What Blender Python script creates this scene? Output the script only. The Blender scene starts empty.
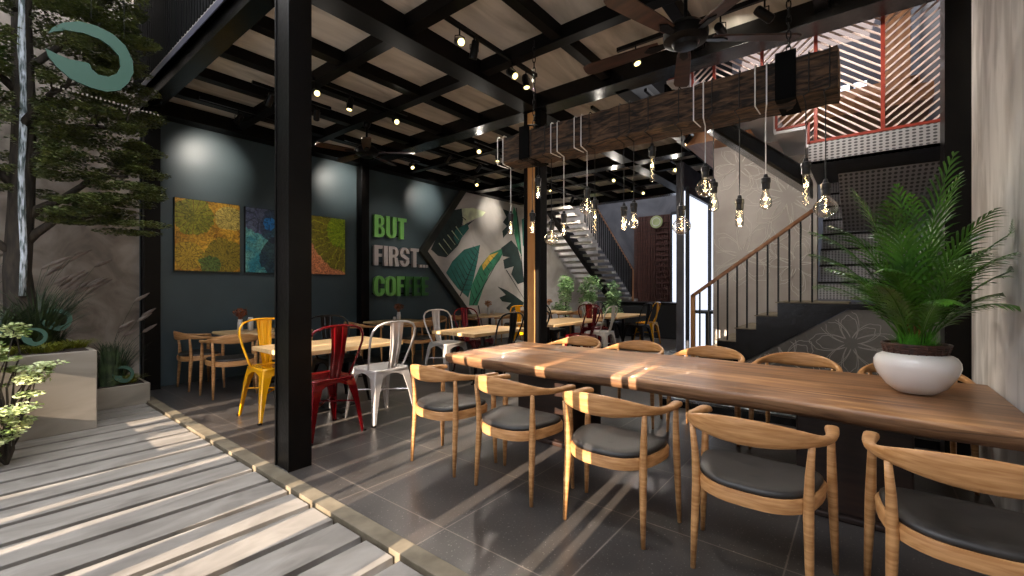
import bpy, bmesh, math, random
from mathutils import Vector, Matrix
random.seed(7)
PI = math.pi
scn = bpy.context.scene
col = scn.collection
# ---------------------------------------------------------------- camera, world, sun, exposure
cd = bpy.data.cameras.new('camera'); cam = bpy.data.objects.new('camera', cd); col.objects.link(cam)
cam.location = (0, 0, 1.4); cam.rotation_euler = (PI/2, 0, math.radians(38.5 - 90))
cd.sensor_width = 36; cd.lens = 440/1024*36; cd.clip_start = .05; cd.clip_end = 200
scn.camera = cam
scn.view_settings.view_transform = 'Standard'; scn.view_settings.look = 'None'
scn.view_settings.gamma = 1; scn.view_settings.use_curve_mapping = False
scn.view_settings.exposure = 0.4
w = bpy.data.worlds.new('sky'); scn.world = w; w.use_nodes = True
bgn = w.node_tree.nodes['Background']; bgn.inputs[0].default_value = (.90, .93, 1.0, 1); bgn.inputs[1].default_value = 5.2
def light(kind, name, loc, rot=None, energy=10, color=(1, 1, 1), parent=None, aim=None, **kw):
    d = bpy.data.lights.new(name, kind); d.energy = energy; d.color = color
    for k, v in kw.items(): setattr(d, k, v)
    o = bpy.data.objects.new(name, d); col.objects.link(o); o.location = loc
    if rot: o.rotation_euler = rot
    if aim is not None:
        o.rotation_euler = (Vector(aim) - Vector(loc)).to_track_quat('-Z', 'Y').to_euler()
    if parent: o.parent = parent
    return o
SUN_EL = math.radians(18.5)
sd = Vector((math.cos(SUN_EL), .085*math.cos(SUN_EL), -math.sin(SUN_EL)))
sun = light('SUN', 'sun', (-8, 0, 6), energy=16.0, color=(1.0, .82, .64), angle=math.radians(.12))
sun.rotation_euler = sd.to_track_quat('-Z', 'Y').to_euler()

# ---------------------------------------------------------------- materials
def nt(name):
    m = bpy.data.materials.new(name); m.use_nodes = True
    return m, m.node_tree.nodes, m.node_tree.links, m.node_tree.nodes['Principled BSDF']
def srgb(r, g, b):
    f = lambda c: (c/255/12.92) if c/255 <= .04045 else ((c/255+.055)/1.055)**2.4
    return (f(r), f(g), f(b), 1)
def mat(name, c1, c2=None, rough=.5, metal=0, scale=(5, 5, 5), detail=4, lo=.35, hi=.65, bump=0, bscale=None, spec=.5,
        dist=0, coat=0, rough2=None, emit=None, es=0, coords='Object', trans=0, ior=1.45):
    m, N, L, b = nt(name)
    b.inputs['Roughness'].default_value = rough; b.inputs['Metallic'].default_value = metal
    b.inputs['Specular IOR Level'].default_value = spec; b.inputs['Base Color'].default_value = c1
    b.inputs['Coat Weight'].default_value = coat; b.inputs['Transmission Weight'].default_value = trans; b.inputs['IOR'].default_value = ior
    if emit: b.inputs['Emission Color'].default_value = emit; b.inputs['Emission Strength'].default_value = es
    if c2 or bump:
        tc = N.new('ShaderNodeTexCoord'); mp = N.new('ShaderNodeMapping'); mp.inputs['Scale'].default_value = scale
        L.new(tc.outputs[coords], mp.inputs[0])
        n = N.new('ShaderNodeTexNoise'); n.inputs['Scale'].default_value = 1; n.inputs['Detail'].default_value = detail
        n.inputs['Distortion'].default_value = dist; L.new(mp.outputs[0], n.inputs['Vector'])
        if c2:
            r = N.new('ShaderNodeValToRGB'); r.color_ramp.elements[0].position = lo; r.color_ramp.elements[1].position = hi
            r.color_ramp.elements[0].color = c1; r.color_ramp.elements[1].color = c2
            L.new(n.outputs['Fac'], r.inputs[0]); L.new(r.outputs[0], b.inputs['Base Color'])
        if rough2 is not None:
            mr = N.new('ShaderNodeMapRange'); mr.inputs['From Min'].default_value = .35; mr.inputs['From Max'].default_value = .65
            mr.inputs['To Min'].default_value = rough; mr.inputs['To Max'].default_value = rough2
            L.new(n.outputs['Fac'], mr.inputs['Value']); L.new(mr.outputs[0], b.inputs['Roughness'])
        if bump:
            bn = n
            if bscale:
                bn = N.new('ShaderNodeTexNoise'); bn.inputs['Scale'].default_value = bscale; bn.inputs['Detail'].default_value = 5
                L.new(tc.outputs[coords], bn.inputs['Vector'])
            bp = N.new('ShaderNodeBump'); bp.inputs['Strength'].default_value = bump; bp.inputs['Distance'].default_value = .02
            L.new(bn.outputs['Fac'], bp.inputs['Height']); L.new(bp.outputs[0], b.inputs['Normal'])
    return m
def emat(name, c, s):
    m, N, L, b = nt(name); b.inputs['Base Color'].default_value = c
    b.inputs['Emission Color'].default_value = c; b.inputs['Emission Strength'].default_value = s
    return m
M = {}
M['teal'] = mat('teal_paint', srgb(58, 71, 76), srgb(64, 78, 83), .42, scale=(1.5, 1.5, 1.5), bump=.05, bscale=60)
M['black'] = mat('black_steel', srgb(9, 8, 8), srgb(14, 12, 11), .34, scale=(6, 6, 6), bump=.12, bscale=22, spec=.2)
M['blackgloss'] = mat('black_gloss', srgb(9, 8, 8), srgb(14, 13, 12), .25, spec=.3, scale=(3, 3, 3), bump=.25, bscale=5)
M['blackbeam'] = mat('black_beam', srgb(9, 8, 7), srgb(15, 12, 11), .45, spec=.1, scale=(3, 3, 3))
M['ceil'] = mat('ceiling_board', srgb(150, 143, 130), srgb(205, 198, 186), .6, scale=(.9, 3.2, 1), detail=6, dist=1.2, lo=.32, hi=.62)
M['concrete'] = mat('garden_concrete', srgb(124, 113, 102), srgb(168, 156, 143), .8, scale=(2.2, 2.2, 2.2), detail=8, dist=1.5, bump=.9, bscale=6)
M['planter'] = mat('planter_concrete', srgb(128, 120, 108), srgb(152, 143, 130), .75, scale=(1.2, 1.2, 4), detail=6, dist=.8, bump=.1)
M['plaster'] = mat('rear_plaster', srgb(150, 143, 136), srgb(176, 170, 163), .75, scale=(1.5, 1.5, 1.5), detail=6, dist=1)
M['kerb'] = mat('kerb_stone', srgb(92, 83, 67), srgb(118, 108, 90), .7, scale=(6, 6, 6), detail=6, bump=.2)
M['deck'] = mat('deck_stone', srgb(112, 106, 99), srgb(148, 142, 134), .62, scale=(2.5, 6, 5), detail=8, dist=.8, lo=.3, hi=.7, bump=.15)
M['deckgap'] = mat('deck_bed', srgb(44, 37, 29), srgb(58, 50, 40), .9)
M['rightwall'] = mat('right_wall', srgb(176, 171, 166), srgb(212, 208, 204), .7, scale=(7, 7, 1.6), detail=8, dist=.6, lo=.38, hi=.6)
M['oak'] = mat('oak', srgb(158, 110, 64), srgb(192, 145, 96), .40, scale=(14, 5, 60), detail=5, dist=.4)
M['oakpale'] = mat('pale_oak', srgb(196, 158, 108), srgb(220, 186, 138), .42, scale=(3, 40, 20), detail=5, dist=.4)
M['leather'] = mat('black_leather', srgb(30, 28, 27), srgb(42, 39, 37), .45, scale=(10, 10, 10), bump=.08, bscale=200)
M['pad'] = M['leather']
M['darkwood'] = mat('dark_wood', srgb(30, 19, 15), srgb(46, 29, 21), .4, scale=(3, 3, 30), detail=4)
M['fanwood'] = mat('fan_wood', srgb(46, 28, 22), srgb(78, 50, 38), .4, scale=(14, 3, 14), detail=5)
M['column_oak'] = mat('column_oak', srgb(170, 118, 66), srgb(198, 146, 90), .45, scale=(8, 8, 1.2), detail=4)
M['etch'] = mat('etched_line', srgb(196, 190, 184), rough=.7)
M['strap'] = mat('strap_black', srgb(8, 8, 8), rough=.7, spec=.08)
M['cable'] = mat('black_cable', srgb(16, 15, 15), rough=.5)
M['cablew'] = mat('white_cable', srgb(225, 222, 218), rough=.4)
M['socket'] = mat('socket_black', srgb(16, 15, 15), rough=.35)
M['eave'] = mat('eave_grey', srgb(72, 72, 84), rough=.4)
M['white'] = mat('white_paint', srgb(215, 215, 222), rough=.4)
M['ceramic'] = mat('white_ceramic', srgb(226, 222, 218), rough=.1, coat=1)
M['basket'] = mat('basket', srgb(44, 26, 20), srgb(78, 48, 36), .5, scale=(40, 40, 60))
M['grass'] = mat('bright_grass', srgb(50, 118, 22), srgb(90, 160, 40), .5, scale=(30, 30, 30))
M['soil'] = mat('soil', srgb(40, 32, 26), srgb(60, 48, 38), .95, scale=(30, 30, 30))
M['bark'] = mat('dark_bark', srgb(38, 33, 28), srgb(66, 57, 47), .85, scale=(30, 30, 6), bump=.5)
M['sunstreak'] = mat('sunlit_streak', srgb(92, 104, 104), srgb(222, 230, 238), .7, scale=(60, 60, 9), detail=6, lo=.4, hi=.58)  # sunlight on the trunk, put into this pale colour
M['green'] = mat('green_metal', srgb(48, 82, 67), rough=.5)
M['lensy'] = emat('lamp_lens', (1.0, .88, .45, 1), 1.6)
M['filament'] = emat('filament', (1.0, .74, .38, 1), 1.6)
M['winglow'] = emat('daylight_glass', (.80, .86, 1.0, 1), .95)
M['brownslat'] = mat('brown_slat', srgb(58, 32, 26), srgb(74, 42, 34), .5, scale=(4, 4, 20))
M['charcoal'] = mat('charcoal', srgb(38, 40, 44), rough=.5)
M['rearwall'] = mat('rear_dark_wall', srgb(70, 70, 76), srgb(92, 92, 98), .6, scale=(1, 1, 1), detail=6, dist=1.5)
M['red'] = mat('railing_red', srgb(132, 44, 30), srgb(150, 56, 38), .45, scale=(9, 9, 9))
M['pinkbar'] = mat('pale_bar', srgb(226, 204, 198), rough=.4)
M['redlac'] = mat('red_lacquer', srgb(118, 12, 20), rough=.18, metal=.55, coat=.6)
M['yellac'] = mat('yellow_lacquer', srgb(236, 168, 14), rough=.22, metal=.25, coat=.5)
M['silver'] = mat('silver_steel', srgb(206, 200, 196), rough=.3, metal=.45, coat=.2)
M['whitem'] = mat('white_steel', srgb(210, 206, 200), rough=.3, metal=.3)
M['blackm'] = mat('black_chair_steel', srgb(20, 20, 22), rough=.28, metal=.4)
M['petal'] = mat('dried_flower', srgb(112, 60, 36), srgb(160, 92, 56), .8, scale=(40, 40, 40))
M['tan'] = mat('dried_tan', srgb(170, 110, 66), srgb(200, 144, 92), .8, scale=(40, 40, 40))
M['vase'] = mat('vase_white', srgb(205, 200, 194), rough=.35)
M['woodsoffit'] = mat('wood_soffit', srgb(136, 92, 62), srgb(164, 118, 82), .5, scale=(2, 14, 2))
M['upwall'] = mat('upper_wall', srgb(52, 48, 54), srgb(66, 62, 68), .7, scale=(1, 1, 1))
def leafmat(name, a, b, back=None):
    m = mat(name, a, b, .45, scale=(9, 9, 9), detail=2)
    return m
M['leafdark'] = leafmat('leaf_dark', srgb(46, 58, 28), srgb(104, 112, 58))
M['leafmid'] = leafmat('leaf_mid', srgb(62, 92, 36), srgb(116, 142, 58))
M['leafpale'] = leafmat('leaf_pale', srgb(120, 146, 70), srgb(226, 230, 178))
M['leafspiky'] = leafmat('leaf_spiky', srgb(40, 54, 40), srgb(78, 96, 62))
M['leafyel'] = leafmat('leaf_yellow_green', srgb(84, 92, 28), srgb(140, 142, 48))
M['plume'] = leafmat('plume', srgb(120, 108, 100), srgb(150, 136, 126))
M['palm'] = mat('palm_green', srgb(20, 62, 14), srgb(78, 126, 36), .28, scale=(5, 5, 5), detail=3, lo=.3, hi=.7)
M['palmstem'] = mat('palm_stem', srgb(110, 96, 40), srgb(140, 84, 40), .5, scale=(5, 5, 9))
# clear bulb glass
m, N, L, b = nt('bulb_glass'); N.remove(b)
g = N.new('ShaderNodeBsdfGlass'); g.inputs['IOR'].default_value = 1.1; g.inputs['Roughness'].default_value = 0; g.inputs[0].default_value = (1, .97, .9, 1)
t_ = N.new('ShaderNodeBsdfTransparent'); t_.inputs[0].default_value = (.96, .94, .9, 1)
gl = N.new('ShaderNodeBsdfGlossy'); gl.inputs['Roughness'].default_value = .05
fr = N.new('ShaderNodeLayerWeight'); fr.inputs[0].default_value = .35
mx = N.new('ShaderNodeMixShader'); L.new(fr.outputs['Facing'], mx.inputs[0]); L.new(t_.outputs[0], mx.inputs[1]); L.new(gl.outputs[0], mx.inputs[2])
L.new(mx.outputs[0], N['Material Output'].inputs[0]); N.remove(g); M['glass'] = m
# dark floor tiles
m, N, L, b = nt('floor_tile')
tc = N.new('ShaderNodeTexCoord'); mp = N.new('ShaderNodeMapping'); mp.inputs['Location'].default_value = (-1.76+.8, -1.10+.8, 0)
L.new(tc.outputs['Object'], mp.inputs[0])
br = N.new('ShaderNodeTexBrick'); br.offset = 0; br.inputs['Scale'].default_value = 1
br.inputs['Brick Width'].default_value = .8; br.inputs['Row Height'].default_value = .8; br.inputs['Mortar Size'].default_value = .004
br.inputs['Color1'].default_value = srgb(62, 59, 57); br.inputs['Color2'].default_value = srgb(69, 65, 63); br.inputs['Mortar'].default_value = srgb(118, 110, 102)
L.new(mp.outputs[0], br.inputs['Vector'])
ns = N.new('ShaderNodeTexNoise'); ns.inputs['Scale'].default_value = 2.2; ns.inputs['Detail'].default_value = 9; L.new(tc.outputs['Object'], ns.inputs['Vector'])
ns2 = N.new('ShaderNodeTexNoise'); ns2.inputs['Scale'].default_value = 70; ns2.inputs['Detail'].default_value = 2; L.new(tc.outputs['Object'], ns2.inputs['Vector'])
rp = N.new('ShaderNodeValToRGB'); rp.color_ramp.elements[0].position = .3; rp.color_ramp.elements[0].color = (.62, .62, .62, 1); rp.color_ramp.elements[1].position = .7; rp.color_ramp.elements[1].color = (1.15, 1.13, 1.1, 1)
L.new(ns.outputs['Fac'], rp.inputs[0])
mm = N.new('ShaderNodeMix'); mm.data_type = 'RGBA'; mm.blend_type = 'MULTIPLY'; mm.inputs[0].default_value = 1
L.new(br.outputs['Color'], mm.inputs[6]); L.new(rp.outputs[0], mm.inputs[7])
rp2 = N.new('ShaderNodeValToRGB'); rp2.color_ramp.elements[0].position = .64; rp2.color_ramp.elements[0].color = (0, 0, 0, 1); rp2.color_ramp.elements[1].position = .72; rp2.color_ramp.elements[1].color = (.14, .13, .12, 1)
L.new(ns2.outputs['Fac'], rp2.inputs[0])
ma = N.new('ShaderNodeMix'); ma.data_type = 'RGBA'; ma.blend_type = 'ADD'; ma.inputs[0].default_value = 1
L.new(mm.outputs[2], ma.inputs[6]); L.new(rp2.outputs[0], ma.inputs[7]); L.new(ma.outputs[2], b.inputs['Base Color'])
mr = N.new('ShaderNodeMapRange'); mr.inputs['To Min'].default_value = .22; mr.inputs['To Max'].default_value = .42; L.new(ns.outputs['Fac'], mr.inputs['Value']); L.new(mr.outputs[0], b.inputs['Roughness'])
M['floor'] = m
# walnut slab
m, N, L, b = nt('walnut_slab')
tc = N.new('ShaderNodeTexCoord'); mp = N.new('ShaderNodeMapping'); mp.inputs['Scale'].default_value = (8.5, .8, 6); L.new(tc.outputs['Object'], mp.inputs[0])
n1 = N.new('ShaderNodeTexNoise'); n1.inputs['Scale'].default_value = 1; n1.inputs['Detail'].default_value = 7; n1.inputs['Distortion'].default_value = 1.6; L.new(mp.outputs[0], n1.inputs['Vector'])
r = N.new('ShaderNodeValToRGB'); e = r.color_ramp.elements
e[0].position = .28; e[0].color = srgb(88, 60, 40); e[1].position = .70; e[1].color = srgb(186, 142, 98)
x = e.new(.44); x.color = srgb(120, 84, 56); x = e.new(.56); x.color = srgb(150, 108, 72)
L.new(n1.outputs['Fac'], r.inputs[0]); L.new(r.outputs[0], b.inputs['Base Color']); b.inputs['Roughness'].default_value = .40; b.inputs['Coat Weight'].default_value = .08
M['walnut'] = m
M['walnutedge'] = mat('walnut_edge', srgb(84, 58, 40), srgb(128, 94, 64), .5, scale=(14, 2.5, 30), detail=8, dist=1.0, bump=.3)
# hewn log
M['log'] = mat('hewn_log', srgb(24, 17, 13), srgb(104, 78, 56), .75, scale=(28, 5, 28), detail=9, dist=1.2, lo=.40, hi=.72, bump=1.0)
M['logend'] = mat('log_end', srgb(96, 72, 52), srgb(140, 112, 84), .7, scale=(20, 20, 40), detail=8)
# flower line art concrete
def linemat(name, c1, c2, line, sc, wd, la=.6):
    m, N, L, b = nt(name); tc = N.new('ShaderNodeTexCoord')
    ns = N.new('ShaderNodeTexNoise'); ns.inputs['Scale'].default_value = 1.6; ns.inputs['Detail'].default_value = 5; L.new(tc.outputs['Object'], ns.inputs['Vector'])
    va = N.new('ShaderNodeVectorMath'); va.operation = 'MULTIPLY_ADD'; va.inputs[1].default_value = (1.1, 1.1, 1.1); L.new(ns.outputs['Color'], va.inputs[0]); L.new(tc.outputs['Object'], va.inputs[2])
    vo = N.new('ShaderNodeTexVoronoi'); vo.feature = 'DISTANCE_TO_EDGE'; vo.inputs['Scale'].default_value = sc; L.new(va.outputs[0], vo.inputs['Vector'])
    r1 = N.new('ShaderNodeValToRGB'); r1.color_ramp.elements[0].position = 0; r1.color_ramp.elements[0].color = (1, 1, 1, 1); r1.color_ramp.elements[1].position = wd; r1.color_ramp.elements[1].color = (0, 0, 0, 1)
    L.new(vo.outputs['Distance'], r1.inputs[0])
    r2 = N.new('ShaderNodeValToRGB'); r2.color_ramp.elements[0].position = .35; r2.color_ramp.elements[0].color = c1; r2.color_ramp.elements[1].position = .65; r2.color_ramp.elements[1].color = c2
    L.new(ns.outputs['Fac'], r2.inputs[0])
    mi = N.new('ShaderNodeMix'); mi.data_type = 'RGBA'; mi.inputs[7].default_value = line
    mu = N.new('ShaderNodeMath'); mu.operation = 'MULTIPLY'; mu.inputs[1].default_value = la; L.new(r1.outputs[0], mu.inputs[0]); L.new(mu.outputs[0], mi.inputs[0])
    L.new(r2.outputs[0], mi.inputs[6]); L.new(mi.outputs[2], b.inputs['Base Color']); b.inputs['Roughness'].default_value = .7
    return m
M['flowerwall'] = linemat('etched_concrete', srgb(146, 138, 132), srgb(170, 163, 157), srgb(200, 195, 190), 1.9, .03, .08)
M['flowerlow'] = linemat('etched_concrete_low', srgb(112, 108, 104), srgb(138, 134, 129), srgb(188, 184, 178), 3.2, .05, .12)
# diamond plate
def platemat(name, ca, cb, sc):
    m, N, L, b = nt(name); tc = N.new('ShaderNodeTexCoord'); mp = N.new('ShaderNodeMapping'); mp.inputs['Scale'].default_value = (0, sc, sc*1.6)
    L.new(tc.outputs['Object'], mp.inputs[0]); vo = N.new('ShaderNodeTexVoronoi'); vo.inputs['Scale'].default_value = 1; vo.inputs['Randomness'].default_value = 0; L.new(mp.outputs[0], vo.inputs['Vector'])
    r = N.new('ShaderNodeValToRGB'); r.color_ramp.elements[0].position = .28; r.color_ramp.elements[0].color = cb; r.color_ramp.elements[1].position = .36; r.color_ramp.elements[1].color = ca
    L.new(vo.outputs['Distance'], r.inputs[0]); L.new(r.outputs[0], b.inputs['Base Color']); b.inputs['Roughness'].default_value = .4; b.inputs['Metallic'].default_value = .3
    return m
M['plate'] = platemat('diamond_plate', srgb(176, 174, 176), srgb(84, 82, 84), 22)
M['platedark'] = platemat('diamond_plate_dark', srgb(150, 148, 150), srgb(70, 68, 70), 26)
# marble water
m, N, L, b = nt('marble_water'); tc = N.new('ShaderNodeTexCoord'); n1 = N.new('ShaderNodeTexNoise'); n1.inputs['Scale'].default_value = 6; n1.inputs['Detail'].default_value = 8; n1.inputs['Distortion'].default_value = 2.5
L.new(tc.outputs['Object'], n1.inputs['Vector']); r = N.new('ShaderNodeValToRGB'); e = r.color_ramp.elements; e[0].position = .44; e[0].color = srgb(40, 48, 54); e[1].position = .58; e[1].color = srgb(205, 210, 216)
x = e.new(.5); x.color = srgb(90, 100, 108)
L.new(n1.outputs['Fac'], r.inputs[0]); L.new(r.outputs[0], b.inputs['Base Color']); b.inputs['Roughness'].default_value = .3
M['pool'] = m
# paintings
def painting(name, base1, base2, centers, ring, line):
    m, N, L, b = nt(name); tc = N.new('ShaderNodeTexCoord')
    ns = N.new('ShaderNodeTexNoise'); ns.inputs['Scale'].default_value = 5; ns.inputs['Detail'].default_value = 8; ns.inputs['Distortion'].default_value = 1; L.new(tc.outputs['Object'], ns.inputs['Vector'])
    r = N.new('ShaderNodeValToRGB'); r.color_ramp.elements[0].position = .36; r.color_ramp.elements[0].color = base1; r.color_ramp.elements[1].position = .62; r.color_ramp.elements[1].color = base2
    L.new(ns.outputs['Fac'], r.inputs[0]); cur = r.outputs[0]
    sp = N.new('ShaderNodeSeparateXYZ'); L.new(tc.outputs['Object'], sp.inputs[0])
    def mth(op, a, b_=None):
        n = N.new('ShaderNodeMath'); n.operation = op
        for i, v in enumerate((a, b_)):
            if v is None: continue
            if isinstance(v, (int, float)): n.inputs[i].default_value = v
            else: L.new(v, n.inputs[i])
        return n.outputs[0]
    for (cx, cz, rad, cc, nv) in centers:
        dx = mth('SUBTRACT', sp.outputs[0], cx); dz = mth('SUBTRACT', sp.outputs[2], cz)
        d = mth('SQRT', mth('ADD', mth('MULTIPLY', dx, dx), mth('MULTIPLY', dz, dz)))
        d2 = mth('ADD', d, mth('MULTIPLY', mth('SUBTRACT', ns.outputs['Fac'], .5), .16))
        inside = mth('LESS_THAN', d2, rad)
        ang = mth('ARCTAN2', dz, dx); v = mth('ABSOLUTE', mth('SINE', mth('MULTIPLY', mth('ADD', ang, mth('MULTIPLY', ns.outputs['Fac'], .35)), nv)))
        ln = mth('MULTIPLY', mth('LESS_THAN', v, .22), inside)
        mi = N.new('ShaderNodeMix'); mi.data_type = 'RGBA'; mi.inputs[7].default_value = cc
        L.new(mth('MULTIPLY', inside, .85), mi.inputs[0]); L.new(cur, mi.inputs[6])
        m2 = N.new('ShaderNodeMix'); m2.data_type = 'RGBA'; m2.inputs[7].default_value = line
        L.new(mth('MULTIPLY', ln, .7), m2.inputs[0]); L.new(mi.outputs[2], m2.inputs[6]); cur = m2.outputs[2]
    n3 = N.new('ShaderNodeTexNoise'); n3.inputs['Scale'].default_value = 14; n3.inputs['Detail'].default_value = 9; n3.inputs['Distortion'].default_value = 2.5; L.new(tc.outputs['Object'], n3.inputs['Vector'])
    r3 = N.new('ShaderNodeValToRGB'); r3.color_ramp.elements[0].position = .36; r3.color_ramp.elements[0].color = (.28, .30, .26, 1); r3.color_ramp.elements[1].position = .62; r3.color_ramp.elements[1].color = (1.25, 1.2, 1.1, 1)
    L.new(n3.outputs['Fac'], r3.inputs[0]); m3 = N.new('ShaderNodeMix'); m3.data_type = 'RGBA'; m3.blend_type = 'MULTIPLY'; m3.inputs[0].default_value = .85
    L.new(cur, m3.inputs[6]); L.new(r3.outputs[0], m3.inputs[7]); cur = m3.outputs[2]
    L.new(cur, b.inputs['Base Color']); b.inputs['Roughness'].default_value = .35
    return m
M['art_gold'] = painting('gold_lotus_art', srgb(150, 100, 24), srgb(206, 160, 56), [(-.2, .28, .27, srgb(120, 130, 40), 9), (.28, .30, .2, srgb(196, 180, 100), 8), (-.25, -.3, .2, srgb(180, 150, 50), 8), (.2, -.28, .27, srgb(130, 120, 40), 10), (.02, -.42, .13, srgb(70, 110, 60), 6)], None, srgb(96, 60, 22))
M['art_blue'] = painting('blue_art', srgb(40, 120, 140), srgb(110, 168, 160), [(-.2, .42, .3, srgb(78, 70, 110), 4), (.12, .25, .32, srgb(44, 60, 84), 7), (.17, -.25, .36, srgb(30, 30, 50), 7), (-.05, .3, .1, srgb(30, 110, 180), 2)], None, srgb(26, 40, 66))
M['art_green'] = painting('green_lotus_art', srgb(206, 128, 90), srgb(224, 150, 110), [(.5, .3, .78, srgb(96, 112, 20), 14), (.40, .30, .35, srgb(128, 160, 36), 11)], None, srgb(176, 180, 50))
for n, c in (('mdark', (38, 52, 48)), ('mteal', (40, 98, 88)), ('mgreen', (54, 118, 88)), ('myellow', (196, 164, 66)), ('mpale', (190, 196, 164)), ('mline', (28, 36, 34))):
    M[n] = mat('mural_'+n, srgb(*c), srgb(*[min(255, int(v*1.25)) for v in c]), .6, scale=(4, 4, 4))
M['mural'] = mat('mural_ground', srgb(176, 170, 162), srgb(206, 201, 194), .65, scale=(1.3, 1.3, 1.3), detail=6, dist=1)
M['muraltrim'] = mat('mural_trim', srgb(40, 40, 34), srgb(52, 52, 44), .3, scale=(4, 4, 4))
M['lettergreen'] = mat('letter_green', srgb(120, 178, 96), rough=.35, metal=.2)
M['letterdark'] = mat('letter_dark_green', srgb(58, 104, 52), rough=.35, metal=.2)
M['lettersilver'] = mat('letter_silver', srgb(196, 186, 182), rough=.3, metal=.4)

# ---------------------------------------------------------------- mesh builder
class MB:
    def __init__(s): s.v = []; s.f = []; s.mi = []; s.cur = 0
    def add(s, verts, faces):
        o = len(s.v); s.v += [tuple(p) for p in verts]; s.f += [tuple(i+o for i in f) for f in faces]; s.mi += [s.cur]*len(faces); return s
    def box(s, x0, x1, y0, y1, z0, z1, mtx=None):
        p = [(x, y, z) for z in (z0, z1) for (x, y) in ((x0, y0), (x1, y0), (x1, y1), (x0, y1))]
        if mtx is not None: p = [mtx @ Vector(q) for q in p]
        return s.add(p, [(3, 2, 1, 0), (4, 5, 6, 7), (0, 1, 5, 4), (1, 2, 6, 5), (2, 3, 7, 6), (3, 0, 4, 7)])
    def tube(s, pts, r, n=8, caps=True, closed=False, flat=None):
        pts = [Vector(p) for p in pts]; k = len(pts); rs = r if isinstance(r, (list, tuple)) else [r]*k
        o = len(s.v); verts = []; up = None
        for i, p in enumerate(pts):
            a = pts[(i-1) % k] if (closed or i > 0) else p; b_ = pts[(i+1) % k] if (closed or i < k-1) else p
            d = (b_-a).normalized()
            if up is None:
                up = Vector((0, 0, 1)) if abs(d.z) < .9 else Vector((1, 0, 0))
            u = (up - d*up.dot(d))
            if u.length < 1e-4: u = d.orthogonal()
            u.normalize(); up = u; v = d.cross(u)
            for j in range(n):
                t = 2*PI*(j+.5)/n; ru, rv = (rs[i], rs[i]) if not isinstance(rs[i], (list, tuple)) else rs[i]
                verts.append(p+u*math.cos(t)*ru+v*math.sin(t)*rv)
        faces = []
        for i in range(k if closed else k-1):
            for j in range(n):
                a = i*n+j; b_ = i*n+(j+1) % n; c = ((i+1) % k)*n+(j+1) % n; d = ((i+1) % k)*n+j
                faces.append((a, b_, c, d))
        if caps and not closed:
            faces.append(tuple(range(n))[::-1]); faces.append(tuple((k-1)*n+j for j in range(n)))
        return s.add(verts, faces)
    def lathe(s, prof, c=(0, 0, 0), n=20, mtx=None):
        verts = []; faces = []
        for (r, z) in prof:
            for j in range(n):
                a = 2*PI*j/n; q = Vector((r*math.cos(a), r*math.sin(a), z)); q = (mtx @ q if mtx is not None else q)+Vector(c); verts.append(q)
        for i in range(len(prof)-1):
            for j in range(n): faces.append((i*n+j, i*n+(j+1) % n, (i+1)*n+(j+1) % n, (i+1)*n+j))
        if prof[0][0] > 1e-5: faces.append(tuple(range(n))[::-1])
        if prof[-1][0] > 1e-5: faces.append(tuple((len(prof)-1)*n+j for j in range(n)))
        return s.add(verts, faces)
    def prism(s, poly, a, b_, axis='y'):
        """poly of 2D points extruded from a to b_ along axis. x: (y,z); y: (x,z); z: (x,y)"""
        def P(p, q): return {'x': (q, p[0], p[1]), 'y': (p[0], q, p[1]), 'z': (p[0], p[1], q)}[axis]
        n = len(poly); v = [P(p, a) for p in poly]+[P(p, b_) for p in poly]
        f = [tuple(range(n)), tuple(range(2*n-1, n-1, -1))]+[(i, n+i, n+(i+1) % n, (i+1) % n) for i in range(n)]
        return s.add(v, f)
    def loft(s, rings, caps=True):
        n = len(rings[0]); v = [p for r_ in rings for p in r_]; f = []
        for i in range(len(rings)-1):
            for j in range(n): f.append((i*n+j, i*n+(j+1) % n, (i+1)*n+(j+1) % n, (i+1)*n+j))
        if caps: f.append(tuple(range(n))[::-1]); f.append(tuple((len(rings)-1)*n+j for j in range(n)))
        return s.add(v, f)
    def build(s, name, mats, parent=None, smooth=False, bevel=0, seg=2, sub=0, auto=None):
        me = bpy.data.meshes.new(name); me.from_pydata(s.v, [], s.f)
        if not isinstance(mats, (list, tuple)): mats = [mats]
        for m_ in mats: me.materials.append(m_)
        if len(mats) > 1: me.polygons.foreach_set('material_index', s.mi)
        bm = bmesh.new(); bm.from_mesh(me); bmesh.ops.recalc_face_normals(bm, faces=bm.faces) if len(s.f) < 60000 and not getattr(s, 'leafy', 0) else None
        bm.to_mesh(me); bm.free()
        if smooth: me.polygons.foreach_set('use_smooth', [True]*len(me.polygons))
        o = bpy.data.objects.new(name, me); col.objects.link(o)
        if parent: o.parent = parent
        if bevel:
            md = o.modifiers.new('b', 'BEVEL'); md.width = bevel; md.segments = seg; md.limit_method = 'ANGLE'; md.angle_limit = .6
        if sub:
            md = o.modifiers.new('s', 'SUBSURF'); md.levels = sub; md.render_levels = sub
        if smooth and auto:
            me.set_sharp_from_angle(angle=auto)
        me.update(); return o
def tag(o, label=None, cat=None, group=None, kind=None):
    if label: o['label'] = label
    if cat: o['category'] = cat
    if group: o['group'] = group
    if kind: o['kind'] = kind
    return o
def thing(name, label, cat, loc=(0, 0, 0), rz=0, group=None):
    o = bpy.data.objects.new(name, None); col.objects.link(o); o.location = loc; o.rotation_euler = (0, 0, rz)
    return tag(o, label, cat, group)
def struct(name, mb, m_, label, **k): return tag(mb.build(name, m_, **k), label, None, None, 'structure')
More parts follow.
